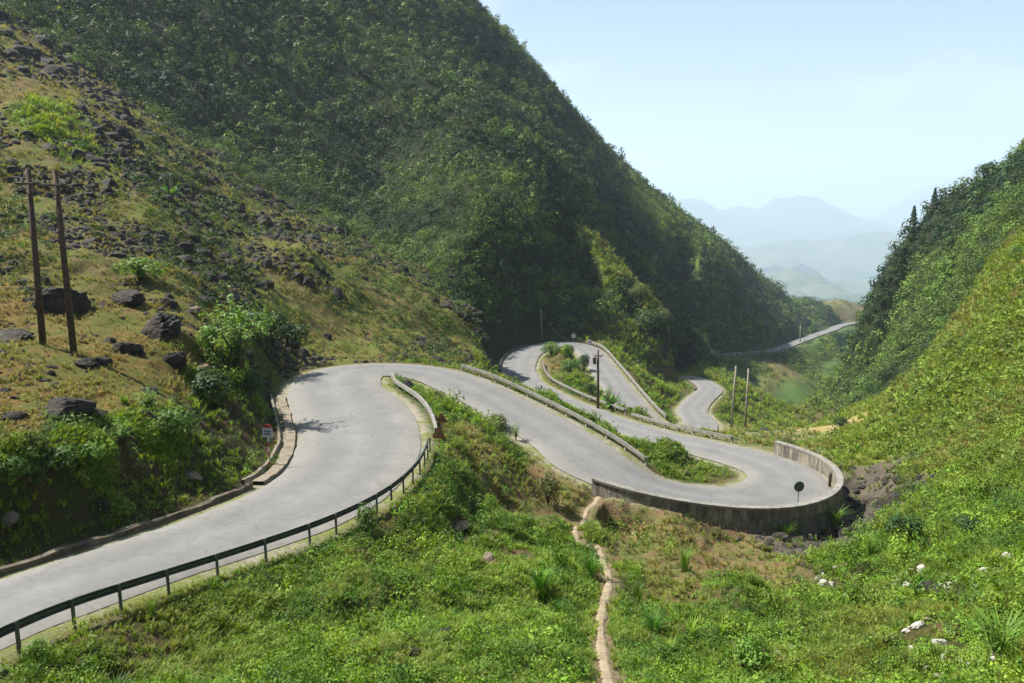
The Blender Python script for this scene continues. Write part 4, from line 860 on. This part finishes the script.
# ------------------------------------------------------------------ single shrubs and trees
bark = noisy('bark', (.06, .045, .03), (.14, .11, .08), scale=6, bump=.5)
def leafobj(name, V, t, base, m, parent):
    c = np.clip(np.array(base)[None] * t[:, None] * np.repeat(rng.uniform(.9, 1.1, (len(t) // 4, 3)), 4, axis=0), .002, .9)
    return npmesh(name, V, np.arange(len(V)).reshape(-1, 4), m, parent, attrs={'tint': ('FLOAT_COLOR', np.hstack([c, np.ones((len(c), 1))]))})
def shrub_proto(col, kind):
    """unit-size shrub at the origin: stems part and foliage part"""
    root = bpy.data.objects.new('shrub', None)
    bm = bmesh.new()
    for k_ in range(6):
        a = k_ * 1.05 + random.random(); e = random.uniform(.25, .6); tube(bm, [(0, 0, -.1), (math.cos(a) * e * .4, math.sin(a) * e * .4, .5), (math.cos(a) * e, math.sin(a) * e, 1.0)], [.045, .03, .012], 6)
    st = bobj('stems', bm, bark, None, True)
    if kind == 'round': V, t = crown(900, .15, 1.0, 11); V[:, 2] *= .85
    elif kind == 'feather':                          # arching sprays, like young bamboo
        Vs = []; ts = []
        for k_ in range(46):
            a = random.uniform(0, 6.28); ln = random.uniform(.7, 1.35); sp = random.uniform(.2, .95); n_ = 20; u = np.linspace(.25, 1, n_)
            C = np.stack([np.cos(a) * sp * u ** 1.5, np.sin(a) * sp * u ** 1.5, ln * (1.55 * u - .55 * u ** 2.6 * sp * 1.4)], -1) + rng.normal(size=(n_, 3)) * .035
            Vs.append(quads_at(C, np.stack([np.cos(a) * .4 + rng.normal(size=n_) * .4, np.sin(a) * .4 + rng.normal(size=n_) * .4, np.ones(n_)], -1), .15, .32)); ts.append(np.repeat(rng.uniform(.7, 1.3, n_), 4))
        V = np.concatenate(Vs); t = np.concatenate(ts)
    elif kind == 'broad':                            # banana-like: few long arching leaves
        Vs = []
        for k_ in range(11):
            a = k_ * 2.4 + random.random() * .4; ln = random.uniform(.8, 1.2); el = random.uniform(.5, 1.3); w_ = .13; segs = 6; P_ = []
            for q in range(segs + 1):
                u = q / segs; rr_ = ln * u * math.cos(el) * 1.1; z = .15 + ln * (u * math.sin(el) * 1.1 - .5 * u * u * (1.2 - el * .4)); ww = w_ * math.sin(math.pi * min(1, u * .92 + .08)) ** .6
                P_.append(((math.cos(a) * rr_ - math.sin(a) * ww, math.sin(a) * rr_ + math.cos(a) * ww, z + .03), (math.cos(a) * rr_ + math.sin(a) * ww, math.sin(a) * rr_ - math.cos(a) * ww, z + .03)))
            for A, B in zip(P_, P_[1:]): Vs += [A[0], A[1], B[1], B[0]]
        V = np.array(Vs); t = np.repeat(rng.uniform(.8, 1.2, len(V) // 4), 4)
    elif kind == 'conifer':
        n_ = 900; h = rng.random(n_) ** .8; a = rng.uniform(0, 6.28, n_); rr_ = (1 - h) * .55 * rng.uniform(.5, 1, n_) * (.75 + .25 * np.sin(h * 40)) + .03
        C = np.stack([np.cos(a) * rr_, np.sin(a) * rr_, .25 + h * 2.0], -1); V = quads_at(C, np.stack([np.cos(a), np.sin(a), np.ones(n_) * .8], -1) + rng.normal(size=(n_, 3)) * .3, .17, .5); t = np.repeat(rng.uniform(.7, 1.3, n_), 4)
    elif kind == 'grass':
        V, t = tuft(90, .035, .8)
    lf = leafobj('foliage', V, t, col, LEAF, None)
    for o in (st, lf): COL.objects.unlink(o)
    return st, lf
SHP = {'bright_feather': shrub_proto((.13, .24, .03), 'feather'), 'bright_round': shrub_proto((.11, .21, .025), 'round'), 'dark_round': shrub_proto((.035, .075, .014), 'round'),
      'olive_round': shrub_proto((.12, .135, .04), 'round'), 'palm': shrub_proto((.09, .20, .04), 'broad'), 'conifer': shrub_proto((.03, .06, .018), 'conifer'),
      'mid_round': shrub_proto((.065, .135, .02), 'round'), 'tussock': shrub_proto((.12, .22, .03), 'grass'), 'green_tussock': shrub_proto((.07, .19, .022), 'grass')}
def shrub(kind, px, py, wpx, hpx, label, cat='shrub', group=None, name='shrub', ymin=8):
    b = hit(px, py, ymin=ymin); u = project(np.array(b[:]))[2] / F
    base_h = {'conifer': 2.25, 'palm': 1.1}.get(kind, 1.55); base_w = {'conifer': 1.1, 'palm': 2.0, 'bright_feather': 1.9}.get(kind, 1.9)
    if 'tussock' in kind: base_h, base_w = .95, 1.3
    root = empty(name, b, random.uniform(0, 6.28)); root.scale = (wpx * u / base_w, wpx * u / base_w, hpx * u / base_h); tag(root, label, cat, group)
    for s in SHP[kind]:
        if 'tussock' in kind and s.name.startswith('stems'): continue
        o = s.copy(); COL.objects.link(o); o.parent = root
    return root
G1 = 'shrubs on the bank above the first bend'; G2 = 'shrubs and tussocks on the lower green slope'; G3 = 'trees along the hill crests'; G4 = 'shrubs on the dry slope'
for a in [('bright_feather', 240, 372, 78, 78, 'large feathery bright green bush above the first bend', 'bush', G1), ('bright_feather', 262, 352, 46, 46, 'feathery bright green bush touching the right of the largest one', 'bush', G1),
          ('bright_round', 212, 352, 34, 34, 'bright rounded bush above the reddish boulder', 'bush', G1),
          ('dark_round', 212, 410, 66, 50, 'broad dark leafy bush below the large feathery bush', 'bush', G1), ('dark_round', 250, 400, 40, 34, 'dark bush hanging over the kerb by the feathery bush', 'bush', G1),
          ('dark_round', 268, 345, 46, 44, 'dark bush at the outer rim of the first bend', 'bush', G1), ('dark_round', 292, 350, 44, 34, 'low dark bush right of the feathery bushes where the bend turns', 'bush', G1),
          ('mid_round', 175, 438, 56, 38, 'olive green bush on the rim left of the broad dark bush', 'bush', G1), ('bright_feather', 125, 447, 36, 30, 'small vivid green clump on the bank rim', 'bush', G1),
          ('bright_feather', 150, 412, 34, 26, 'bright green clump beside the two grey rim boulders', 'bush', G1), ('mid_round', 60, 470, 44, 28, 'low green bush on the rim near the left edge', 'bush', G1),
          ('bright_round', 92, 462, 34, 24, 'bright low bush on the rim between two larger clumps', 'bush', G1), ('mid_round', 18, 480, 40, 28, 'green bush on the rim at the left picture edge', 'bush', G1),
          ('bright_round', 140, 280, 56, 28, 'bright green spreading bush behind the split boulder', 'bush', G4), ('palm', 172, 202, 34, 24, 'pale green fern-like plant high on the rocky slope', 'plant', G4),
          ('dark_round', 172, 195, 26, 26, 'dark shrub beside the fern-like plant on the rocky slope', 'shrub', G4),
          ('mid_round', 366, 532, 28, 34, 'leafy green bush growing through the dark guardrail', 'bush', G2), ('bright_round', 40, 668, 34, 40, 'weedy bush growing through the guardrail at the left edge', 'bush', G2),
          ('tussock', 152, 618, 14, 26, 'slender weed standing beside a guardrail post', 'weed', G2),
          ('bright_round', 745, 676, 62, 54, 'dark centred leafy bush at the bottom right of the path', 'bush', G2), ('tussock', 684, 572, 26, 32, 'upright olive tussock on the dry patch below the wall', 'tussock', G2),
          ('green_tussock', 652, 635, 34, 30, 'emerald green tussock right of the footpath', 'tussock', G2), ('green_tussock', 541, 592, 36, 34, 'emerald green tussock left of the footpath', 'tussock', G2),
          ('green_tussock', 590, 575, 30, 26, 'green tussock touching the left side of the footpath', 'tussock', G2), ('green_tussock', 560, 618, 26, 24, 'lower green tussock left of the footpath', 'tussock', G2),
          ('olive_round', 548, 505, 30, 46, 'dark shrub at the eroded bank below the road edge', 'shrub', G2), ('olive_round', 497, 430, 30, 22, 'olive scrub on top of the brown eroded bank', 'shrub', G2),
          ('tussock', 786, 535, 24, 16, 'yellow green tuft at the foot of the curved wall', 'tussock', G2), ('tussock', 835, 525, 26, 22, 'dry tuft by the dark end of the curved wall', 'tussock', G2),
          ('dark_round', 905, 545, 46, 34, 'dark green shrub on the right slope above the rock heap', 'shrub', G2), ('dark_round', 970, 540, 40, 30, 'dark leafy shrub above the highest white stone', 'shrub', G2),
          ('tussock', 1000, 655, 80, 50, 'tall bright grassy clump in the bottom right corner', 'bush', G2), ('tussock', 870, 560, 18, 30, 'pale grass stalks left of the right slope shrubs', 'tussock', G2),
          ('bright_round', 551, 356, 24, 18, 'bright leafy young tree at the head of the bushy island', 'tree', None, 'young_tree'), ('bright_round', 566, 356, 20, 15, 'leafy green shrub behind the young tree on the island', 'shrub', G2),
          ('dark_round', 584, 372, 16, 22, 'dark shrub on the right edge of the bushy island', 'shrub', G2), ('dark_round', 590, 396, 18, 16, 'dark shrub left of the pole with the switch box', 'shrub', G2), ('mid_round', 570, 372, 26, 16, 'brownish green scrub in the middle of the bushy island', 'shrub', G2),
          ('palm', 611, 409.5, 36, 20, 'pale broad-leaved plant spilling over the barrier by the switch box pole', 'plant', None, 'broad_leaved_plant'), ('bright_feather', 608, 402, 14, 18, 'thin pale sapling just right of the switch box pole', 'sapling', None, 'sapling'),
          ('bright_feather', 516, 441, 14, 20, 'thin twiggy sapling leaning over the road at the brown bank', 'sapling', None, 'sapling'),
          ('dark_round', 650, 335, 40, 30, 'rounded dark shrub on the shaded spur', 'shrub', G3), ('olive_round', 640, 300, 26, 20, 'sunlit shrub near the top of the golden spur', 'shrub', G3), ('olive_round', 662, 322, 24, 18, 'sunlit shrub halfway down the golden spur', 'shrub', G3), ('olive_round', 683, 350, 22, 18, 'sunlit shrub at the foot of the golden spur', 'shrub', G3),
          ('conifer', 933, 215, 14, 26, 'dark conifer on the right hill crest, upper of the two crest conifers', 'conifer', G3, 'conifer_tree'), ('conifer', 912, 236, 15, 28, 'dark conifer on the right hill crest, lower of the two crest conifers', 'conifer', G3, 'conifer_tree'),
          ('dark_round', 985, 180, 24, 20, 'rounded tree high on the right hill crest', 'tree', G3, 'crest_tree'), ('dark_round', 916, 258, 18, 16, 'rounded dark tree at the shoulder of the right cliff', 'tree', G3, 'crest_tree'),
          ('bright_round', 1015, 262, 20, 22, 'vivid yellow green bush on the right hillside near the edge', 'bush', G3), ('bright_round', 935, 302, 22, 24, 'vivid green bush in the middle of the right hillside', 'bush', G3), ('bright_round', 948, 280, 24, 26, 'vivid green shrub above the middle bush of the right hillside', 'bush', G3),
          ('olive_round', 785, 446, 20, 14, 'low olive shrub just beyond the curved wall end', 'shrub', G2), ('dark_round', 840, 430, 24, 16, 'dark shrub where the yellow field meets the right slope', 'shrub', G2)]:
    shrub(*a)

print(STAT)
